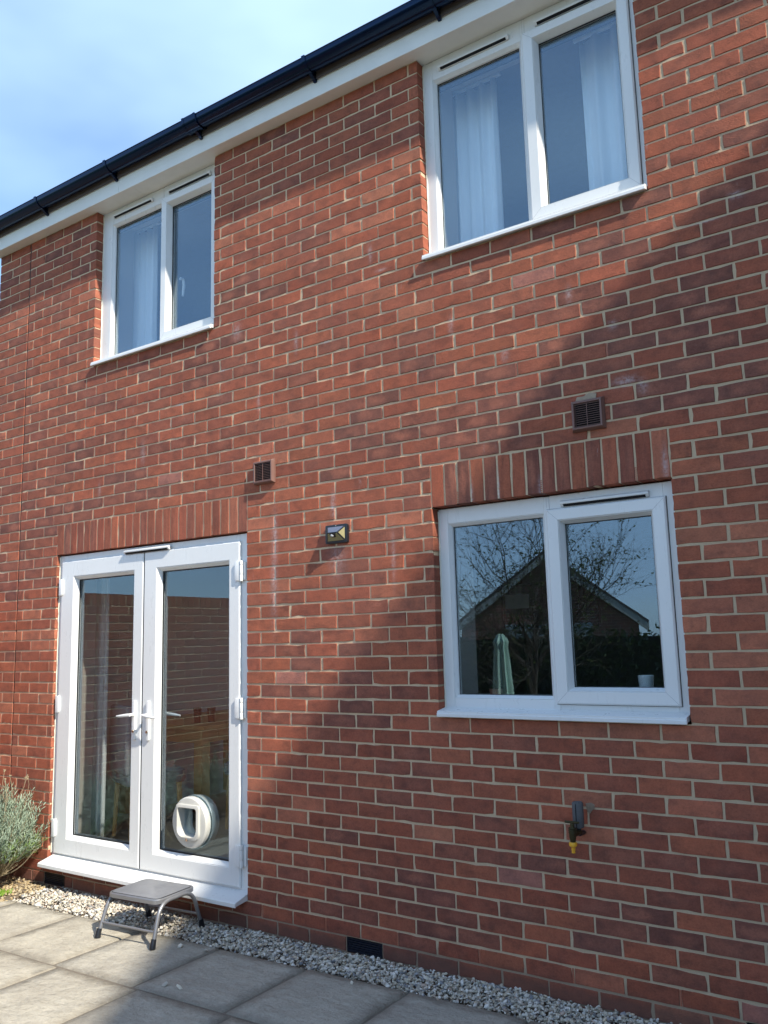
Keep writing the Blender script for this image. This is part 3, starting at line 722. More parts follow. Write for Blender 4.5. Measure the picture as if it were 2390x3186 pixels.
# red plastic weep vents standing in some of the perpends
def near_joint(k, x):
    return min(joints(k), key=lambda j: abs(j-x))
WE = [(-29, -.117+.225), (-29, .557), (-29, 1.0075), (-29, 1.4), (-29, 1.9), (-29, 2.4), (-29, 2.85), (8, -.17), (8, .27), (8, 1.87), (8, 2.37), (7, -1.5)]
mbw = []
for k, x in WE:
    x = near_joint(k, x); m_ = MB()
    m_.box(x-.0042, x+.0042, .002, .02, zz(k*.075+.006), zz(k*.075+.069))
    for q in range(7): m_.box(x-.0036, x+.0036, .0002, .002, zz(k*.075+.009+q*.0088), zz(k*.075+.0138+q*.0088))
    build('weep_vent', m_, M_WEEP, house)
for a, b, n_ in SOLD:
    p = (b-a)/n_
    for i in ((7, 14, 21) if n_ == 25 else (2, 8, 14)):
        m_ = MB(); x = a+i*p
        for q in range(7): m_.box(x-.0036, x+.0036, .0005, .012, zz(.006+q*.0092), zz(.0112+q*.0092))
        build('weep_vent', m_, M_WEEP, house)

# ------------------------------------------------------------------ solar wall light
M_LED = simple('reflector_yellow', (.26, .235, .11), .5, .1, .2, 120)
M_SOL = simple('solar_panel', (.10, .13, .19), .2, 0, .15, 40)
lx0, lx1, lz0, lz1 = .614, .764, zz(-.132), zz(-.028); lcx = (lx0+lx1)/2
sol = empty('solar_wall_light', (lcx, 0, (lz0+lz1)/2)); tag(sol, 'small black solar light with yellow reflector screwed to brick between door and window', 'wall light')
def part(name, m_, mt, par, **kw):
    o = build(name, m_, mt, None, **kw); o.parent = par; o.matrix_parent_inverse = Matrix.Translation(-Vector(par.location)); return o
pts = sq(lcx, (lz0+lz1)/2, (lx1-lx0)/2, (lz1-lz0)/2, .006)
mb = MB(); pr_ = []
for (cx, cz, a0) in ((lx1-.008, lz1-.008, 0), (lx0+.008, lz1-.008, 90), (lx0+.008, lz0+.008, 180), (lx1-.008, lz0+.008, 270)):
    for k in range(5): pr_.append((cx+.008*math.cos(R(a0+22.5*k)), cz+.008*math.sin(R(a0+22.5*k))))
mb.prism(pr_, -.022, -.001); part('housing', mb, M_BLACK, sol, bevel=.002, smooth=True)
ax0, ax1, az0, az1 = lx0+.012, lx1-.012, lz0+.012, lz1-.011; rx0, rx1, rz = lx0+.040, lx1-.040, lz0+.055; yb, yt = -.0225, -.058
def facet(pa, pb, pc, pd=None, off=.0):
    q = [Vector(p) for p in ((pa, pb, pc) if pd is None else (pa, pb, pc, pd))]
    nrm = (q[1]-q[0]).cross(q[2]-q[0]).normalized()
    if nrm.y > 0: nrm = -nrm
    top = [p+nrm*off for p in q]; n = len(q)
    return MB().add([*q, *top], [tuple(range(n)), tuple(range(n, 2*n))]+[(i, (i+1)%n, (i+1)%n+n, i+n) for i in range(n)])
mb = MB().add([(ax0, yb, az0), (ax1, yb, az0), (ax1, yb, az1), (ax0, yb, az1), (rx0, yt, rz), (rx1, yt, rz)],
   [(0, 1, 2, 3), (3, 2, 5, 4), (0, 4, 5, 1), (1, 5, 2), (0, 3, 4)]); part('lamp_body', mb, M_BLACK, sol, bevel=.001)
def shrink(ps, f):
    c = sum((Vector(p) for p in ps), Vector())/len(ps); return [tuple(Vector(p)*f+c*(1-f)) for p in ps]
P_ = dict(tl=(ax0, yb, az1), tr=(ax1, yb, az1), bl=(ax0, yb, az0), br=(ax1, yb, az0), rl=(rx0, yt, rz), rr=(rx1, yt, rz))
q = shrink([P_['tl'], P_['tr'], P_['rr'], P_['rl']], .86); part('solar_panel', facet(*q, off=.0012), M_SOL, sol)
q = shrink([P_['rl'], P_['rr'], P_['br'], P_['bl']], .86); part('reflector', facet(*q, off=.0012), M_LED, sol); fq = [Vector(p) for p in q]
q = shrink([P_['rr'], P_['tr'], P_['br']], .80); part('reflector', facet(*q, off=.0012), M_LED, sol)
q = shrink([P_['rl'], P_['tl'], P_['bl']], .80); part('reflector', facet(*q, off=.0012), M_LED, sol)
nb = (fq[1]-fq[0]).cross(fq[2]-fq[0]).normalized(); nb = nb if nb.y < 0 else -nb
mb = MB()
for row in range(3):
    for c_ in range(9):
        t = (row+.6)/3.2; a_ = fq[0].lerp(fq[3], t); b_ = fq[1].lerp(fq[2], t); p = a_.lerp(b_, (c_+.5)/9)+nb*.0016
        if abs(p.x-lcx) < .016 and row < 2: continue
        mb.box(p.x-.0018, p.x+.0018, p.y-.0008, p.y+.0008, p.z-.0013, p.z+.0013)
part('led_chips', mb, simple('led_chip', (.20, .17, .07), .4), sol)
mb = MB().add([(lcx-.020, yt+.006, rz-.001), (lcx+.020, yt+.006, rz-.001), (lcx+.014, yb-.010, az0+.018), (lcx-.014, yb-.010, az0+.018),
               (lcx-.018, yt-.010, rz-.004), (lcx+.018, yt-.010, rz-.004), (lcx+.012, yb-.024, az0+.020), (lcx-.012, yb-.024, az0+.020)],
               [(0,1,2,3),(4,5,6,7),(0,1,5,4),(1,2,6,5),(2,3,7,6),(3,0,4,7)]); part('sensor_housing', mb, M_BLACK, sol, bevel=.002, smooth=True)
bpy.ops.mesh.primitive_uv_sphere_add(segments=16, ring_count=10, radius=.0095, location=(0, 0, 0)); sp = bpy.context.object; sp.name = 'sensor_dome'
sp.data.materials.append(simple('sensor_lens', (.38, .39, .39), .4)); sp.data.transform(Matrix.Translation((lcx, (yt+yb)/2-.018, (rz+az0)/2+.006)))
sp.data.polygons.foreach_set('use_smooth', [True]*len(sp.data.polygons)); sp.parent = sol; sp.matrix_parent_inverse = Matrix.Translation(-Vector(sol.location))
mb = MB().lathe((lcx, -.0245, lz1-.006), [(.0028, 0), (.0032, .002)], 12, 'Y'); part('screw', mb, M_CHROME, sol)

# ------------------------------------------------------------------ outside tap
tx = 2.012
M_FOAM = simple('pipe_insulation', (.10, .10, .10), .9, 0, .25, 90, .5, .002)
M_BRASS = simple('tarnished_brass', (.060, .050, .022), .5, .7, .4, 60, .3)
M_YEL = simple('yellow_hose_connector', (.80, .40, .025), .4, 0, .1, 30)
tap = empty('outside_tap', (tx, 0, zz(-1.5))); tag(tap, 'brass garden tap with grey foam pipe cover and yellow hose connector', 'tap')
mb = MB().lathe((tx, -.052, zz(-1.500)), [(.021, 0), (.024, .004), (.0245, .05), (.0245, .102), (.021, .108), (.010, .1065), (.009, .103)], 20)
part('pipe_insulation', mb, M_FOAM, tap, smooth=True)
mb = MB().box(tx-.0015, tx+.0015, -.0785, -.074, zz(-1.497), zz(-1.398)); part('insulation_slit', mb, M_VOID, tap)
mb = MB().tube([(tx, -.052, zz(-1.49)), (tx, -.052, zz(-1.514)), (tx, -.045, zz(-1.527)), (tx, .01, zz(-1.530))], .011, 12); part('wall_elbow', mb, M_BLACK, tap, smooth=True)
sx_ = tx-.006; sy_ = -.112
mb = MB().tube([(tx, -.045, zz(-1.518)), (tx-.002, -.075, zz(-1.518)), (sx_, -.095, zz(-1.518)), (sx_, sy_, zz(-1.528))], [.012, .013, .014, .013], 14)
mb.lathe((sx_, sy_, zz(-1.550)), [(.0115, 0), (.0125, .012), (.0150, .020), (.0150, .040), (.0165, .045), (.0165, .052), (.0120, .056), (.0090, .062), (.0095, .075), (.0060, .079)], 18)
for q in range(3): mb.lathe((sx_, sy_, zz(-1.512+q*.009)), [(.0168, 0), (.0178, .002), (.0168, .004)], 18)
part('tap_body', mb, M_BRASS, tap, smooth=True)
mb = MB().tube([(sx_, sy_, zz(-1.474)), (sx_, sy_, zz(-1.466))], .006, 10).tube([(sx_-.032, sy_, zz(-1.467)), (sx_+.032, sy_, zz(-1.467))], [.0052, .0052], 10)
part('tap_handle', mb, M_BRASS, tap, smooth=True)
mb = MB().lathe((sx_, sy_, zz(-1.594)), [(.0075, 0), (.0085, .002), (.0085, .005), (.0070, .006), (.0070, .009), (.0088, .011), (.0088, .024), (.0130, .027), (.0160, .029), (.0165, .042), (.0145, .045)], 24)
for q in range(12):
    a = 2*math.pi*q/12; mb.box(sx_+.0160*math.cos(a)-.0012, sx_+.0160*math.cos(a)+.0012, sy_+.0160*math.sin(a)-.0012, sy_+.0160*math.sin(a)+.0012, zz(-1.563), zz(-1.553))
part('hose_connector', mb, M_YEL, tap, smooth=True)
mb = MB().prism([(2.030, zz(-1.405)), (2.055, zz(-1.400)), (2.072, zz(-1.408)), (2.070, zz(-1.424)), (2.058, zz(-1.433)), (2.048, zz(-1.447)), (2.036, zz(-1.440))], -.003, .004)
part('mortar_patch', mb, simple('rough_mortar_patch', (.26, .19, .13), .95, 0, .35, 60, .9, .006), tap)

# ------------------------------------------------------------------ ground
def slab_mat():
    m, n, l, b = mat('patio_slab'); v = objvec(n)
    at = N(n, 'ShaderNodeAttribute', attribute_name='suv'); s = n.new('ShaderNodeSeparateXYZ'); l.new(at.outputs['Vector'], s.inputs[0])
    u, vv, r = s.outputs
    big = noise(n, l, v, 2.6, 5, .6); med = noise(n, l, v, 16, 6, .7); fine = noise(n, l, v, 150, 4, .75)
    c = mix(n, l, maprange(n, l, big, .3, .72), (.35, .315, .25), (.54, .50, .40))
    c = mix(n, l, maprange(n, l, r, 0, 1, 0, .35), c, (.40, .385, .34))
    c = mix(n, l, maprange(n, l, med, .45, .75, 0, .3), c, (.22, .20, .15))
    e = math_(n, l, 'MAXIMUM', math_(n, l, 'ABSOLUTE', u), math_(n, l, 'ABSOLUTE', vv))
    e = math_(n, l, 'ADD', e, math_(n, l, 'MULTIPLY_ADD', med, .34, -.17))
    c = mix(n, l, maprange(n, l, e, .70, 1.05, 0, .55, True), c, (.135, .115, .085))
    c = mix(n, l, maprange(n, l, noise(n, l, v, 60, 5, .75), .50, .72, 0, .5), c, (.19, .17, .135))
    c = mix(n, l, maprange(n, l, fine, .42, .25, 0, .5), c, (.66, .62, .52))
    c = mix(n, l, maprange(n, l, noise(n, l, v, 5.5, 6, .72, loc=(3, 8, 1)), .58, .72, 0, .3), c, (.20, .18, .14))
    l.new(c, b.inputs['Base Color']); b.inputs['Roughness'].default_value = .9; b.inputs['Specular IOR Level'].default_value = .3
    h = math_(n, l, 'ADD', math_(n, l, 'MULTIPLY', noise(n, l, v, 7, 5, .6, sc=(1, 1.7, 1)), 2.2), math_(n, l, 'ADD', med, math_(n, l, 'MULTIPLY', fine, .35)))
    bump(n, l, b, h, 1.0, .012); return m
mb = MB()
V = []; F = []; U = []
PX0, PY1, PP, PQ = .065, -.285, .582, .585
for iy in range(0, 12):
    for ix in range(-4, 8):
        x0, x1 = PX0+PP*ix, PX0+PP*(ix+1); y1, y0 = PY1-PQ*iy, PY1-PQ*(iy+1)
        sh = .05 if iy else 0; x0 += sh; x1 += sh
        if x1 < -1.74: continue
        x0 = max(x0, -1.78)
        g = .0045; hz_ = nr.uniform(-.0015, .0015); tx_, ty_ = nr.uniform(-.002, .002, 2); rr = nr.random(); n_ = 14; o = len(V)
        for a in range(n_):
            for b in range(n_):
                fa, fb = a/(n_-1), b/(n_-1)
                ea = min(fa, 1-fa)*PP; eb = min(fb, 1-fb)*PQ; ed = min(ea, eb)
                zc = -.012*max(0, 1-ed/.012)**2 - .0035*max(0, 1-ed/.10)
                jx = nr.uniform(-.0015, .0015) if a in (0, n_-1) else 0; jy = nr.uniform(-.0015, .0015) if b in (0, n_-1) else 0
                # pull second row of verts towards the edge for a tight arris
                ga = fa; gb = fb
                if a == 1: ga = .018
                if a == n_-2: ga = 1-.018
                if b == 1: gb = .018
                if b == n_-2: gb = 1-.018
                e2 = min(min(ga, 1-ga)*PP, min(gb, 1-gb)*PQ)
                zc = -.010*max(0, 1-e2/.010)**2-.003*max(0, 1-e2/.09)
                xq = x0+g+(x1-x0-2*g)*ga+jx
                V.append((xq, y0+g+(y1-y0-2*g)*gb+jy+.03*(xq-.06)+.008, hz_+zc+tx_*(ga-.5)+ty_*(gb-.5)+nr.uniform(-.0004, .0004))); U.append((ga*2-1, gb*2-1, rr))
        for a in range(n_-1):
            for b in range(n_-1):
                p = o+a*n_+b; F.append((p, p+n_, p+n_+1, p+1))
        lp = [a*n_ for a in range(n_)]+[(n_-1)*n_+b for b in range(1, n_)]+[a*n_+n_-1 for a in range(n_-2, -1, -1)]+[b for b in range(n_-2, 0, -1)]
        o2 = len(V)
        for q_ in lp: V.append((V[o+q_][0], V[o+q_][1], -.045)); U.append(U[o+q_])
        for t in range(len(lp)):
            t2 = (t+1) % len(lp); F.append((o+lp[t], o2+t, o2+t2, o+lp[t2]))
me = bpy.data.meshes.new('patio'); me.from_pydata(V, [], F); me.update()
a = me.attributes.new('suv', 'FLOAT_VECTOR', 'POINT'); a.data.foreach_set('vector', np.array(U, dtype=np.float32).ravel())
me.polygons.foreach_set('use_smooth', [True]*len(me.polygons)); me.set_sharp_from_angle(angle=R(45))
tag(link('patio', me, slab_mat()), kind='structure')
M_SOIL = simple('soil_and_sand', (.16, .12, .08), .95, 0, .35, 30, .9, .01)
M_GRASSG = simple('lawn_green', (.060, .095, .022), .9, 0, .35, 9, .9, .03)
mb = MB().box(-70, 70, -90, 12, -.6, -.030); tag(build('ground', mb, M_SOIL), kind='structure')
mb = MB().box(-60, 60, -80, -7.35, -.029, -.004); tag(build('lawn', mb, M_GRASSG), kind='structure')
mb = MB().box(-2.75, -1.79, -7.3, -.001, -.029, -.006); tag(build('planting_bed', mb, M_SOIL), kind='structure')
# joint filling sand between slabs
mb = MB().box(-1.78, 4.9, -7.3, PY1-.075, -.029, -.0085); tag(build('joint_sand', mb, simple('jointing_sand', (.17, .145, .11), .95, 0, .45, 60, .9, .004)), kind='structure')

def stone_proto(k):
    bm = bmesh.new(); bmesh.ops.create_icosphere(bm, subdivisions=1, radius=1)
    rr = random.Random(k)
    for v in bm.verts:
        v.co *= rr.uniform(.68, 1.15); v.co.x *= 1.15; v.co.z *= .62; v.co.y *= .85
    vs = [v.co.copy() for v in bm.verts]; fs = [tuple(v.index for v in f.verts) for f in bm.faces]; bm.free(); return np.array(vs), fs
PROT = [stone_proto(k) for k in range(12)]
def stone_mat(name):
    m, n, l, b = mat(name); v = objvec(n)
    at = N(n, 'ShaderNodeAttribute', attribute_name='scol')
    f = noise(n, l, v, 90, 4, .7)
    l.new(mix(n, l, maprange(n, l, f, .4, .75, 0, .5), at.outputs['Color'], mix(n, l, 1., at.outputs['Color'], (.6, .58, .55), 'MULTIPLY')), b.inputs['Base Color'])
    b.inputs['Roughness'].default_value = .75; bump(n, l, b, noise(n, l, v, 120, 3, .7), .4, .002); return m
M_STONE = stone_mat('crushed_stone')
PALS = [(.60, .56, .47), (.54, .49, .38), (.67, .64, .57), (.40, .37, .31), (.28, .28, .28), (.46, .39, .29), (.42, .33, .26), (.55, .46, .33), (.22, .23, .24)]
def rotm(a, b, c):
    return np.array(Matrix.Rotation(a, 3, 'X') @ Matrix.Rotation(b, 3, 'Y') @ Matrix.Rotation(c, 3, 'Z'))
def stones(name, spots, pal, wts, mt):
    V = []; F = []; C = []; off = 0
    for (x, y, z, s) in spots:
        pv, pf = PROT[rnd.randrange(12)]
        Rm = rotm(rnd.uniform(-.7, .7), rnd.uniform(-.7, .7), rnd.uniform(0, 6.28))
        vv = pv@Rm.T*s*np.array([rnd.uniform(.8, 1.25), 1, rnd.uniform(.8, 1.2)])+np.array([x, y, z])
        V.append(vv); F += [tuple(i+off for i in f) for f in pf]; off += len(vv)
        c = rnd.choices(pal, wts)[0]; j = rnd.uniform(.8, 1.15); C += [(c[0]*j, c[1]*j, c[2]*j, 1)]*len(vv)
    V = np.concatenate(V); me = bpy.data.meshes.new(name); me.from_pydata(V.tolist(), [], F); me.update()
    a = me.attributes.new('scol', 'FLOAT_COLOR', 'POINT'); a.data.foreach_set('color', np.array(C, dtype=np.float32).ravel())
    return link(name, me, mt)
sp_ = []
for _ in range(14000):
    x = rnd.uniform(-1.74, 4.3); edge = PY1+.03*(x-.06)+.010+.012*math.sin(x*9)+.01*math.sin(x*23)+rnd.uniform(-.006, .006)
    y = rnd.uniform(edge, -.004); lay = rnd.random()
    heap = .012*math.sin(min(1, max(0, (y-edge)/.28))*math.pi)
    s = rnd.choice((.005, .006, .007, .009, .010, .013)) 
    sp_.append((x, y, -.024+lay*.028+heap, s*rnd.uniform(.8, 1.1)))
for _ in range(60):
    x = rnd.uniform(-1.6, 2.2); sp_.append((x, PY1+.03*(x-.06)+.010-abs(rnd.gauss(0, .018)), .003, rnd.uniform(.003, .008)))
tag(stones('gravel', sp_, PALS, (6, 5, 5, 3, 1.6, 2, 1.3, 1.2, .8), M_STONE), kind='stuff', label='strip of mixed white and grey crushed stone along the foot of the wall')
sp_ = [(rnd.uniform(-2.72, -1.74), rnd.uniform(-.62, -.01) if rnd.random() < .7 else rnd.uniform(-1.5, -.01), rnd.uniform(-.008, .004), rnd.uniform(.008, .014)) for _ in range(1500)]
tag(stones('pebbles', sp_, [(.42, .33, .19), (.34, .25, .13), (.5, .42, .28), (.22, .17, .11)], (3, 3, 2, 2), M_STONE), kind='stuff', label='brown and yellow pebbles covering the planting bed beside the patio')
# loose stones that strayed on to the slabs
strays = [((-.12, -.385), .017, 'stray cream pebble on the slab right of the stool'), ((.045, -.362), .013, 'small stray stone nearest the gravel edge, right of the stool'),
          ((.20, -.775), .015, 'darker stray stone of the pair lying in the middle of the patio'), ((.285, -.765), .016, 'paler stray pebble of the pair lying in the middle of the patio'), ((.955, -.315), .012, 'lone white chip on the slab edge below the window')]
for (p, s, lb) in strays:
    o = stones('stray_pebble', [(0, 0, 0, s)], [(.78, .72, .58)] if 'cream' in lb or 'paler' in lb or 'white' in lb else [(.50, .46, .38)], (1,), M_STONE)
    o.location = (p[0], p[1], s*.42); tag(o, lb, 'pebble')

# ------------------------------------------------------------------ step stool
M_STEEL = simple('grey_painted_steel', (.23, .235, .245), .33, .5, .15, 14, .1)
M_MAT = None
def mat_top():
    m, n, l, b = mat('ribbed_rubber_mat'); v = objvec(n)
    wv = n.new('ShaderNodeTexWave'); wv.bands_direction = 'Y'; wv.inputs['Scale'].default_value = 32; wv.inputs['Distortion'].default_value = 0; l.new(v, wv.inputs['Vector'])
    f = noise(n, l, v, 9, 5, .65)
    c = mix(n, l, f, (.10, .105, .115), (.24, .245, .26)); c = mix(n, l, maprange(n, l, noise(n, l, v, 22, 5, .7, sc=(1, 4, 1)), .52, .75, 0, .6), c, (.27, .265, .25))
    l.new(c, b.inputs['Base Color']); b.inputs['Roughness'].default_value = .36
    bump(n, l, b, wv.outputs['Fac'], .5, .0012); return m
stool = empty('step_stool', (-.445, -.305, 0), R(4.5)); tag(stool, 'low grey metal step stool with black rubber mat standing before the door sill', 'stool')
def rrect(cx, cy, w_, d_, r, z, n=6):
    p = []
    for (sx_, sy__, a0) in ((1, 1, 0), (-1, 1, 90), (-1, -1, 180), (1, -1, 270)):
        for k in range(n+1):
            a = R(a0+90*k/n); p.append((cx+sx_*(w_-r)+r*math.cos(a), cy+sy__*(d_-r)+r*math.sin(a), z))
    return p
mb = MB(); loft(mb, [rrect(0, 0, .190, .150, .040, .205), rrect(0, 0, .193, .153, .042, .207), rrect(0, 0, .193, .153, .042, .226), rrect(0, 0, .189, .149, .040, .231), rrect(0, 0, .183, .143, .036, .231), rrect(0, 0, .181, .141, .035, .229)], cap0=True, cap1=True)
build('seat', mb, M_STEEL, stool, smooth=True)
mb = MB(); loft(mb, [rrect(-.002, 0, .176, .137, .030, .2292), rrect(-.002, 0, .177, .138, .030, .2322), rrect(-.002, 0, .173, .134, .028, .2342)], cap0=True, cap1=True)
build('rubber_mat', mb, mat_top(), stool, smooth=True)
mb = MB(); loft(mb, [rrect(-.002, 0, .1805, .1405, .032, .2285), rrect(-.002, 0, .1805, .1405, .032, .2318), rrect(-.002, 0, .1765, .1365, .030, .2322)], cap0=True, cap1=True)
build('mat_edge', mb, M_BLACK, stool, smooth=True)
def arc_path(x):
    P0 = Vector((x, -.192, .018)); P1 = Vector((x*.93, -.128, .213)); P2 = Vector((x*.93, .120, .213)); P3 = Vector((x, .182, .018))
    pts = []
    def corner(a, b, c, r):
        d1 = (a-b).normalized(); d2 = (c-b).normalized(); s = b+d1*r; e = b+d2*r
        return [s.lerp(b, t).lerp(b.lerp(e, t), t) for t in [i/9 for i in range(10)]]
    return [P0]+corner(P0, P1, P2, .075)+corner(P1, P2, P3, .075)+[P3]
for sx_ in (-1, 1):
    pts = arc_path(sx_*.205); build('leg_frame', MB().tube(pts, .0112, 14), M_STEEL, stool, smooth=True)
for sy__, q in ((-1, -.174), (1, .166)):
    build('cross_rail', MB().tube([(-.200, q, .078), (.200, q, .078)], .0068, 10), M_STEEL, stool, smooth=True)
for sx_ in (-1, 1):
    for yy in (-.1985, .188):
        s_ = 1 if yy < 0 else -1
        mb = MB().tube([(sx_*.2055, yy, .0015), (sx_*.2055, yy+s_*.001, .006), (sx_*.205, yy+s_*.006, .028), (sx_*.204, yy+s_*.0125, .048)], [.0165, .0172, .0148, .0138], 16)
        build('rubber_foot', mb, M_BLACK, stool, smooth=True)

# ------------------------------------------------------------------ plants
def leaf_mat(name, a, b_, rough=.6, trans=.25):
    m, n, l, b = mat(name); v = objvec(n)
    at = N(n, 'ShaderNodeAttribute', attribute_name='lv')
    c = mix(n, l, at.outputs['Fac'], a, b_); l.new(mix(n, l, noise(n, l, v, 25, 2), c, mix(n, l, 1., c, (.75, .8, .75), 'MULTIPLY')), b.inputs['Base Color'])
    b.inputs['Roughness'].default_value = rough
    if trans:
        t = n.new('ShaderNodeBsdfTranslucent'); l.new(c, t.inputs[0]); ms = n.new('ShaderNodeMixShader'); ms.inputs[0].default_value = trans
        l.new(b.outputs[0], ms.inputs[1]); l.new(t.outputs[0], ms.inputs[2]); l.new(ms.outputs[0], n['Material Output'].inputs[0])
    return m
def leaves_mesh(name, items, mt, parent=None):
    """items: (base, dir, side, length, width, value)"""
    V = []; F = []; A = []
    for (p, d, s, L_, w_, val) in items:
        o = len(V); nrm = d.cross(s)
        V += [p-s*w_*.3, p+s*w_*.3, p+d*L_*.55+s*w_*.5+nrm*L_*.05, p+d*L_*.55-s*w_*.5+nrm*L_*.05, p+d*L_]
        F += [(o, o+1, o+2, o+3), (o+3, o+2, o+4)]; A += [val]*5
    me = bpy.data.meshes.new(name); me.from_pydata([tuple(v) for v in V], [], F); me.update()
    a = me.attributes.new('lv', 'FLOAT', 'POINT'); a.data.foreach_set('value', np.array(A, dtype=np.float32))
    return link(name, me, mt, parent)
M_LAV = leaf_mat('silver_green_leaf', (.22, .29, .20), (.44, .52, .40))
M_LAVG = leaf_mat('fresh_green_leaf', (.12, .20, .04), (.25, .34, .09))
M_STEM = simple('dry_stem', (.30, .24, .15), .8, 0, .2, 40)
def rv(a=1): return Vector((rnd.gauss(0, a), rnd.gauss(0, a), rnd.gauss(0, a)))
def lavender(loc, rad, h, nst, seed, label):
    rnd.seed(seed)
    root = empty('lavender_bush', loc); tag(root, label, 'bush', 'silver leaved bushes along the garden wall')
    items = []; gi = []; st = MB()
    for i in range(nst):
        th = rnd.uniform(0, 6.283); ph = math.acos(rnd.uniform(-.35, 1)); 
        d = Vector((math.sin(ph)*math.cos(th), math.sin(ph)*math.sin(th), math.cos(ph)))
        tipr = rnd.uniform(.55, 1.0)*(1 + (.12 if rnd.random() < .2 else 0))
        c = Vector((0, 0, h*.50)); tip = c+Vector((d.x*rad, d.y*rad, d.z*h*.50))*tipr
        b0 = Vector((d.x*.05, d.y*.05, .02)); midp = b0.lerp(tip, .55)+Vector((d.x, d.y, .2))*rad*.12
        pts = [b0.lerp(midp, t).lerp(midp.lerp(tip, t), t) for t in [k/6 for k in range(7)]]
        if i % 3 == 0: st.tube(pts, [.0035-.0022*k/6 for k in range(7)], 4, cap=False)
        nl = 26; val = rnd.random()
        for k in range(nl):
            t = .45+.55*k/nl; p = b0.lerp(midp, t).lerp(midp.lerp(tip, t), t)
            ax = (tip-midp).normalized(); a = k*2.4+rnd.random()
            o1 = ax.orthogonal().normalized(); o2 = ax.cross(o1)
            out = (o1*math.cos(a)+o2*math.sin(a)); dr = (out*.75+ax*.75+Vector((0, 0, .18))+rv(.12)).normalized()
            sd = dr.cross(out+rv(.3)).normalized()
            tgt = gi if (nst > 400 and d.z < -.05 and rnd.random() < .4) else items
            tgt.append((p, dr, sd, rnd.uniform(.026, .046), .0056, min(1, max(0, val*.6+rnd.random()*.4))))
    leaves_mesh('foliage', items, M_LAV, root); (leaves_mesh('new_growth', gi, M_LAVG, root) if gi else None)
    build('stems', st, M_STEM, root, recalc=False)
    for i in range(11):
        fl = MB()
        a = rnd.uniform(0, 6.28); r_ = rnd.uniform(.2, .85)*rad; p = Vector((r_*math.cos(a), r_*math.sin(a), h*.86-.1*r_))
        q = p+Vector((rnd.uniform(-.04, .04), rnd.uniform(-.04, .04), rnd.uniform(.09, .16))); fl.tube([p, p.lerp(q, .5)+rv(.006), q], .0014, 4, cap=False)
        for _ in range(5): e = q+rv(.004); fl.box(e.x-.0035, e.x+.0035, e.y-.0035, e.y+.0035, e.z-.003, e.z+.003)
        build('dry_flower_stem', fl, M_STEM, root, recalc=False)
    for (a, ln) in ((.15, .30), (.5, .24), (-.9, .30), (-1.4, .3)):   # long drooping bare stems at the foot
        p = Vector((.05*math.cos(a), .05*math.sin(a), .03)); m1 = p+Vector((math.cos(a)*ln*.6, math.sin(a)*ln*.6, .03)); e = p+Vector((math.cos(a)*ln, math.sin(a)*ln, .17))
        build('bare_stem', MB().tube([p.lerp(m1, t).lerp(m1.lerp(e, t), t) for t in [k/8 for k in range(9)]], .0026, 5, cap=False), M_STEM, root, recalc=False)
    return root
lavender((-2.10, -.245, .05), .35, .64, 560, 21, 'silver green lavender bush beside the glazed doors at the left edge')
lavender((-2.38, -1.15, .02), .38, .72, 260, 22, 'second lavender bush from the house along the garden wall')
lavender((-2.36, -2.05, .02), .36, .62, 240, 23, 'lavender bush furthest from the house along the garden wall')
rnd.seed(5)
wi = []
for _ in range(380):
    x, y = rnd.choice([(-1.93, -.33), (-2.0, -.42), (-1.86, -.47)]); p = Vector((x+rnd.gauss(0, .04), y+rnd.gauss(0, .04), .0))
    d = (Vector((rnd.gauss(0, .5), rnd.gauss(0, .5), .7))).normalized(); wi.append((p, d, d.orthogonal().normalized(), rnd.uniform(.012, .035), .010, rnd.random()))
tag(leaves_mesh('weeds', wi, leaf_mat('weed_leaf', (.13, .26, .02), (.30, .42, .05))), kind='stuff', label='low bright green weeds among the brown pebbles')

# ------------------------------------------------------------------ garden wall (mostly seen as a reflection)
rects2 = []; mort2 = []
GX, GH, GL = -2.752, 2.03, 6.6
for k in range(26):
    h0, h1 = k*.075, (k+1)*.075; a = .005; off = .1125 if k % 2 else 0
    j = off
    while j < GL:
        e = min(j+.225, GL); rects2.append((max(j, .0)+.005, e-.005, h0+.005, h1-.005)); j += .225
    if off: rects2.append((.003, off-.005, h0+.005, h1-.005))
for j in range(int(GL/.075)): rects2.append((j*.075+.005, (j+1)*.075-.005, 1.955, 2.058))
mort2.append([(0, .0065, 0), (GL, .0065, 0), (GL, .0065, 2.05), (0, .0065, 2.05)]); mort2.append([(0, .0065, 2.05), (GL, .0065, 2.05), (GL, .215, 2.05), (0, .215, 2.05)])
mort2.append([(0, .215, 0), (GL, .215, 0), (GL, .215, 2.05), (0, .215, 2.05)]); mort2.append([(GL, .0065, 0), (GL, .215, 0), (GL, .215, 2.05), (GL, .0065, 2.05)])
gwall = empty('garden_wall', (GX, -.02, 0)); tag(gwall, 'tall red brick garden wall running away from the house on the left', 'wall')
brick_wall('brickwork', rects2, mort2, lambda a, d, h: (-d, -a, h), [M_BRICK2, M_MORT2], gwall, fine=False, light=.62)

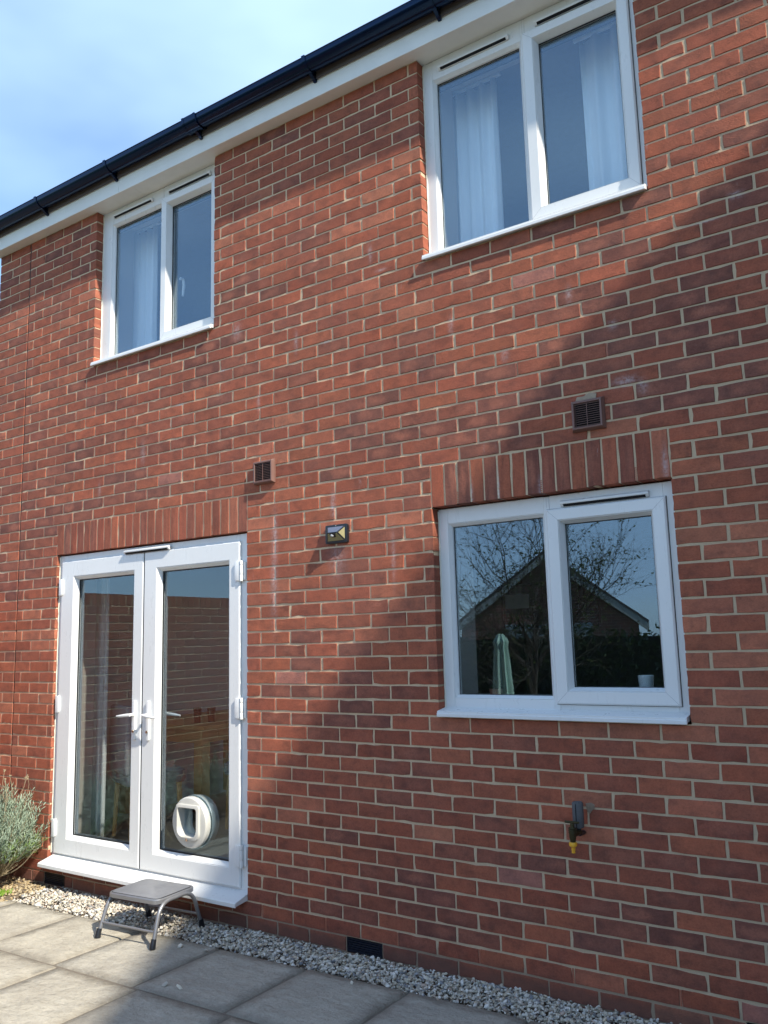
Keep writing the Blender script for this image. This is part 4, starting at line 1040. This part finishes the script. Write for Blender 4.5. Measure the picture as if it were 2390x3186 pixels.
# ------------------------------------------------------------------ garage with a white verge, reflected in the kitchen window
M_BARGE = simple('weathered_white_boards', (.40, .40, .37), .7, 0, .25, 4)
def gable_building(name, label, cat, cx, cy, ang, halfw, length, eaves, ridge, wallm, verge=True):
    g = empty(name, (cx, cy, 0), ang); tag(g, label, cat)      # local: gable faces +Y... body runs to -Y
    sl_ = (ridge-eaves)/halfw
    mb_ = MB().add([(-halfw, 0, 0), (halfw, 0, 0), (halfw, 0, eaves), (0, 0, ridge), (-halfw, 0, eaves), (-halfw, -length, 0), (halfw, -length, 0), (halfw, -length, eaves), (0, -length, ridge), (-halfw, -length, eaves)],
        [(0, 1, 2, 3, 4), (5, 9, 8, 7, 6), (0, 4, 9, 5), (1, 6, 7, 2)]); build('wall', mb_, wallm, g)
    ov = .22
    for s in (-1, 1):
        x1, z1 = s*(halfw+ov), eaves-ov*sl_
        mb_ = MB().add([(0, .16, ridge+.06), (x1, .16, z1+.06), (x1, .16, z1+.13), (0, .16, ridge+.14), (0, -length-.16, ridge+.06), (x1, -length-.16, z1+.06), (x1, -length-.16, z1+.13), (0, -length-.16, ridge+.14)],
            [(0,1,2,3),(4,5,6,7),(0,1,5,4),(1,2,6,5),(2,3,7,6),(3,0,4,7)]); build('roof', mb_, M_TILE, g)
        if verge:
            mb_ = MB().add([(0, .02, ridge-.14), (x1, .02, z1-.14), (x1, .02, z1+.058), (0, .02, ridge+.058), (0, .15, ridge-.14), (x1, .15, z1-.14), (x1, .15, z1+.058), (0, .15, ridge+.058)],
                [(0,1,2,3),(4,5,6,7),(0,1,5,4),(1,2,6,5),(2,3,7,6),(3,0,4,7)]); build('bargeboard', mb_, M_BARGE, g)
    return g
gar = gable_building('garage', 'brick garage with white bargeboards at the far end of the garden', 'garage', -5.2, -16.5, math.atan2(-1.9, 4.5), 2.25, 5.5, 1.95, 3.66, M_FB)
mb = MB().box(-1.1, 1.1, .0, .05, 0.02, 1.9)
for q in range(7): mb.box(-1.1+q*.32, -1.1+q*.32+.02, .05, .06, .02, 1.9)
build('garage_door', mb, simple('garage_door_paint', (.30, .31, .31), .5), gar, bevel=.003)
# unseen house added to the right, shaped so its eaves shade this wall
bdir = Vector((.545, -.84)).normalized(); ndir = Vector((-.84, -.545))
EVE = 7.0; t_ = EVE/2.45
rp_ = Vector((-.55+SV.x*t_, SV.y*t_))          # a point of the eaves line that throws the shade
nh = empty('shade_casting_house', (rp_.x, rp_.y, 0), math.atan2(bdir.y, bdir.x)); tag(nh, 'unseen brick house added on the right so its eaves throw the shade', 'house')
L0, L1, HW, OV = -.93, 11.0, 3.2, .28          # local x runs along the eaves, local +y away from this garden
RG = EVE+HW*.36
mb = MB().add([(L0, OV, 0), (L1, OV, 0), (L1, OV+2*HW, 0), (L0, OV+2*HW, 0), (L0, OV, EVE), (L1, OV, EVE), (L1, OV+2*HW, EVE), (L0, OV+2*HW, EVE), (L0, OV+HW, RG-.16), (L1, OV+HW, RG-.16)],
    [(0,1,5,4),(1,2,6,9,5),(2,3,7,6),(3,0,4,8,7)]); build('wall', mb, M_FB, nh)
for s_ in (-1, 1):
    ye = 0 if s_ < 0 else 2*HW+2*OV
    mb = MB().add([(L0-.15, OV+HW, RG-.12), (L1+.15, OV+HW, RG-.12), (L1+.15, ye, EVE-.12), (L0-.15, ye, EVE-.12), (L0-.15, OV+HW, RG), (L1+.15, OV+HW, RG), (L1+.15, ye, EVE), (L0-.15, ye, EVE)],
        [(0,1,2,3),(4,5,6,7),(0,1,5,4),(1,2,6,5),(2,3,7,6),(3,0,4,7)]); build('roof', mb, M_TILE, nh)
for wx in (0.5, 4.0, 7.5):
    for wz in (1.0, 4.4):
        f_ = build('window', MB().ring(wx, wx+1.3, wz, wz+1.2, [(0, 0), (.06, 0), (.06, .1), (0, .1)]), M_UPVC, nh)
        f_.location = (0, OV-.04, 0); pn = build('pane', MB().box(wx+.05, wx+1.25, .05, .06, wz+.05, wz+1.15), M_SOL, f_)

# ------------------------------------------------------------------ hedge, tree, parasol in the garden behind
M_HEDGE = leaf_mat('hedge_leaf', (.020, .042, .012), (.05, .085, .02), .5, .15)
rnd.seed(9)
hi = []
for _ in range(15000):
    x = rnd.uniform(-9.5, 6.5); z = rnd.uniform(.02, 1.72)+.12*math.sin(x*2.3); d = rv(1).normalized()
    hi.append((Vector((x, -9.2+rnd.gauss(0, .16)+.2, z)), d, d.orthogonal().normalized(), rnd.uniform(.06, .11), .05, rnd.random()))
hedge = empty('hedge', (-1.5, -9.3, 0)); tag(hedge, 'dark evergreen hedge across the end of the garden', 'hedge')
o = leaves_mesh('leaves', hi, M_HEDGE); o.parent = hedge; o.matrix_parent_inverse = Matrix.Translation((1.5, 9.3, 0))
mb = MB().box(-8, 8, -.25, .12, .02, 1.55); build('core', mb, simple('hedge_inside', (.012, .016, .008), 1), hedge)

M_BARK = simple('bark', (.075, .062, .048), .9, 0, .3, 25, .8, .01)
M_TL = leaf_mat('spring_leaf', (.05, .085, .02), (.13, .17, .05), .55, .3)
def tree(loc, H, seed, label):
    rnd.seed(seed)
    root = empty('tree', loc); tag(root, label, 'tree')
    tr = MB(); tw = MB(); lv = []
    def grow(p, d, L_, r, lvl):
        n = 5; pts = [p.copy()]; q = p.copy(); dd = d.copy()
        for k in range(n):
            dd = (dd+rv(.10 if lvl else .04)+Vector((0, 0, .03))).normalized(); q = q+dd*L_/n; pts.append(q.copy())
        (tr if lvl < 2 else tw).tube(pts, [r*(1-.55*k/n) for k in range(n+1)], 8 if lvl < 2 else 4, cap=False)
        if lvl >= 4:
            for _ in range(2):
                t = rnd.random(); pp = pts[0].lerp(pts[-1], t); ld = (dd+rv(.8)).normalized()
                lv.append((pp, ld, ld.orthogonal().normalized(), rnd.uniform(.025, .045), .019, rnd.random()))
            return
        nb_ = (7, 5, 5, 4)[lvl]
        for i in range(nb_):
            t = (.35+.65*(i+.6)/nb_) if lvl else (.45+.5*i/nb_); idx = min(n-1, int(t*n)); pp = pts[idx].lerp(pts[idx+1], t*n-idx)
            o1 = dd.orthogonal().normalized(); a = rnd.uniform(0, 6.28); side = (o1*math.cos(a)+dd.cross(o1)*math.sin(a))
            nd = (dd*rnd.uniform(.5, .9)+side*rnd.uniform(.45, .8)).normalized()
            grow(pp, nd, L_*rnd.uniform(.58, .78), r*.52, lvl+1)
        grow(pts[-1], dd, L_*.68, r*.42, lvl+1)
    grow(Vector((0, 0, 0)), Vector((.02, .0, 1)), H*.32, .034, 0)
    build('trunk', tr, M_BARK, root, smooth=True, recalc=False); build('twigs', tw, M_BARK, root, recalc=False); leaves_mesh('crown', lv, M_TL, root)
tree((-1.0, -6.0, 0), 5.0, 31, 'slender garden tree with bare looking branches and few young leaves')
M_MINT = simple('mint_canvas', (.42, .60, .50), .85, 0, .12, 12, .3)
par = empty('closed_parasol', (.08, -3.0, 0)); tag(par, 'closed mint green garden parasol standing on the patio', 'parasol')
mb = MB(); lps = []
for (z, r_) in ((.75, .085), (.95, .088), (1.15, .078), (1.35, .066), (1.50, .052), (1.535, .062), (1.56, .05), (1.61, .02)):
    lps.append([((r_*(1+.22*math.cos(8*a)))*math.cos(a), (r_*(1+.22*math.cos(8*a)))*math.sin(a), z) for a in [2*math.pi*k/48 for k in range(48)]])
loft(mb, lps, cap0=True, cap1=True); build('canopy', mb, M_MINT, par, smooth=True)
build('pole', MB().tube([(0, 0, .04), (0, 0, .78)], .018, 12), M_STEEL, par, smooth=True)
build('base', MB().lathe((0, 0, .0), [(.22, 0), (.22, .03), (.19, .05), (.04, .06), (.03, .14)], 28), M_BLACK, par, smooth=True)

# ------------------------------------------------------------------ things indoors, seen through the glass
def cloth(name, x0, x1, z0, z1, y, folds, amp, mt, parent, taper=1.0):
    V = []; F = []; nx = folds*10; nz_ = 14
    for k in range(nz_+1):
        t = k/nz_; z = z0+(z1-z0)*t
        for i in range(nx+1):
            s = i/nx; xx = x0+(x1-x0)*s*(taper+(1-taper)*(1-t))
            V.append((xx, y+amp*(math.sin(s*folds*6.283+.4*math.sin(t*3))+.3*math.sin(s*folds*2.3*6.283))*(1-.35*t), z))
    for k in range(nz_):
        for i in range(nx): p = k*(nx+1)+i; F.append((p, p+1, p+nx+2, p+nx+1))
    me = bpy.data.meshes.new(name); me.from_pydata(V, [], F); me.update(); me.polygons.foreach_set('use_smooth', [True]*len(me.polygons))
    o = link(name, me, mt, parent); sd = o.modifiers.new('thickness', 'SOLIDIFY'); sd.thickness = .004; return o
M_CURT = simple('white_curtain', (.90, .91, .92), .85, 0, .04, 20)
M_CURT2 = simple('pale_grey_curtain', (.58, .60, .58), .85, 0, .05, 20)
def curtain(label, x0, x1, z0, z1, y, folds, mt, amp=.022):
    root = empty('curtain', ((x0+x1)/2, y, z1)); tag(root, label, 'curtain')
    o = cloth('fabric', x0, x1, z0, z1, y, folds, amp, mt, None); o.parent = root; o.matrix_parent_inverse = Matrix.Translation(-Vector(root.location))
    m_ = MB().tube([(x0-.03, y, z1+.02), (x1+.03, y, z1+.02)], .012, 8); p_ = build('curtain_rail', m_, M_UPVC, None); p_.parent = root; p_.matrix_parent_inverse = Matrix.Translation(-Vector(root.location))
    return root
M_GLU = None
curtain('white curtain with deep folds behind the left pane of the right upstairs window', 1.24, 1.62, zz(1.05), zz(2.50), .345, 5, M_CURT, .03)
curtain('white curtain behind the right pane of the right upstairs window', 2.12, 2.58, zz(1.05), zz(2.50), .345, 4, M_CURT, .03)
curtain('white curtain behind the left pane of the left upstairs window', -1.62, -1.24, zz(1.05), zz(2.50), .345, 5, M_CURT, .03)
curtain('pale grey curtain hanging behind the left glazed door', -2.02, -1.76, .22, zz(.02), .38, 4, M_CURT2, .018)
M_OAK = simple('oak_wood', (.66, .36, .12), .45, 0, .2, 8, .15)
M_TWEED = simple('grey_tweed', (.22, .22, .225), .95, 0, .35, 160, .5)
tb = empty('dining_table', (-1.95, 1.75, .2)); tag(tb, 'oak dining table standing behind the glazed doors', 'table')
mb = MB().box(-.62, .42, -.62, .75, .715, .75); build('tabletop', mb, M_OAK, tb, bevel=.004)
for (a, b) in ((-.56, -.56), (.34, -.56), (-.56, .67), (.34, .67)):
    build('leg', MB().box(a-.045, a+.045, b-.045, b+.045, 0, .714), M_OAK, tb, bevel=.004)
build('apron', MB().box(-.52, .30, -.575, -.55, .61, .714).box(.33, .35, -.52, .62, .61, .714).box(-.57, -.55, -.52, .62, .61, .714), M_OAK, tb)
def chair(loc, rz, label):
    c = empty('dining_chair', loc, rz); tag(c, label, 'chair', 'grey fabric chairs at the dining table')
    m_ = MB(); loft(m_, [rrect(0, 0, .22, .21, .05, .40), rrect(0, 0, .235, .225, .06, .43), rrect(0, 0, .23, .22, .06, .48), rrect(0, 0, .20, .19, .05, .495)], cap0=True, cap1=True); build('seat', m_, M_TWEED, c, smooth=True)
    m_ = MB().box(-.21, .21, .17, .235, .47, .96); build('backrest', m_, M_TWEED, c, bevel=.028, seg=3, smooth=True)
    for (a, b) in ((-.18, -.17), (.18, -.17), (-.18, .17), (.18, .17)):
        build('leg', MB().tube([(a*1.1, b*1.1, 0), (a, b, .42)], [.014, .021], 10), M_OAK, c, smooth=True)
chair((-1.62, .66, .2), R(158), 'grey fabric dining chair nearest the left door pane')
chair((-1.12, 1.35, .2), R(-80), 'grey fabric dining chair at the right end of the oak table')
M_GLS = glass_mat('tumbler_glass', (.75, .5, .45), .06)
for (x, y, lb) in ((-1.80, 1.32, 'left one of two glass tumblers on the oak table'), (-1.70, 1.38, 'right one of two glass tumblers on the oak table')):
    o = build('tumbler', MB().lathe((0, 0, 0), [(.026, 0), (.036, .12), (.033, .12), (.024, .008)], 20), M_GLS, smooth=True); o.location = (x, y, .951); tag(o, lb, 'glass')
o = build('paper_pile', MB().box(-.14, .14, -.1, .1, 0, .05).box(-.12, .13, -.09, .09, .052, .075), simple('paper', (.6, .62, .58), .8), bevel=.002); o.location = (-1.62, 1.75, .951); tag(o, 'pile of pale papers on the oak table', 'papers')
# kitchen window board and what stands on it
M_POT = simple('white_ceramic', (.72, .72, .70), .4)
pot = empty('white_pot', (2.275, .20, zz(-.918))); tag(pot, 'ribbed white ceramic pot on the inside ledge of the kitchen window', 'pot')
pr = [(.028, 0), (.030, .002)]+[(.0305+.004*i/20+(.0008 if i % 2 else 0), .004+.054*i/20) for i in range(21)]+[(.033, .06), (.028, .05)]
build('pot_body', MB().lathe((0, 0, 0), pr, 28), M_POT, pot, smooth=True)
alo = empty('aloe_plant', (1.515, .20, zz(-.960))); tag(alo, 'small dark spiky aloe inside the kitchen window', 'plant')
build('pot', MB().lathe((0, 0, 0), [(.030, 0), (.036, .035), (.032, .035)], 20), simple('terracotta', (.30, .12, .07), .8), alo, smooth=True)
rnd.seed(3); al = []
for i in range(26):
    a = i*2.4; up = .25+.7*(i/26); d = Vector((math.cos(a), math.sin(a), up*1.6)).normalized(); sd = d.cross(Vector((0, 0, 1))).normalized()
    al.append((Vector((0, 0, .035)), d, sd, rnd.uniform(.055, .085), .014, rnd.random()))
leaves_mesh('spikes', al, leaf_mat('aloe_leaf', (.045, .03, .02), (.09, .05, .035), .5, .1), alo)
mb = MB().box(1.30, 2.50, .135, .34, zz(-.985), zz(-.960)); build('window_board', mb, M_PLAST, house, bevel=.003)
mb = MB().box(2.20, 2.36, .15, .27, zz(-.959), zz(-.919)); o = build('tea_box', mb, simple('dark_tin', (.03, .04, .03), .4), bevel=.004); tag(o, 'low dark tin under the white pot on the kitchen ledge', 'tin')
pic = empty('framed_picture', (.70, 2.9, zz(-.42))); pic.location = (.68, 2.9, zz(-.41)); tag(pic, 'long dark framed picture with pale photographs inside the kitchen', 'picture')
build('picture_frame', MB().ring(-.43, .43, -.19, .19, [(0, 0), (.025, 0), (.025, .02), (0, .02)]), simple('dark_frame', (.02, .014, .01), .4), pic)
build('backing', MB().box(-.41, .41, .005, .015, -.17, .17), simple('picture_mount', (.05, .04, .035), .5), pic)
for (a, b, c, d) in ((-.40, -.18, -.02, .10), (0.0, .19, -.16, .10)): build('photograph', MB().box(a, b, .001, .0045, c, d), simple('photo_paper', (.92, .93, .92), .4), pic)
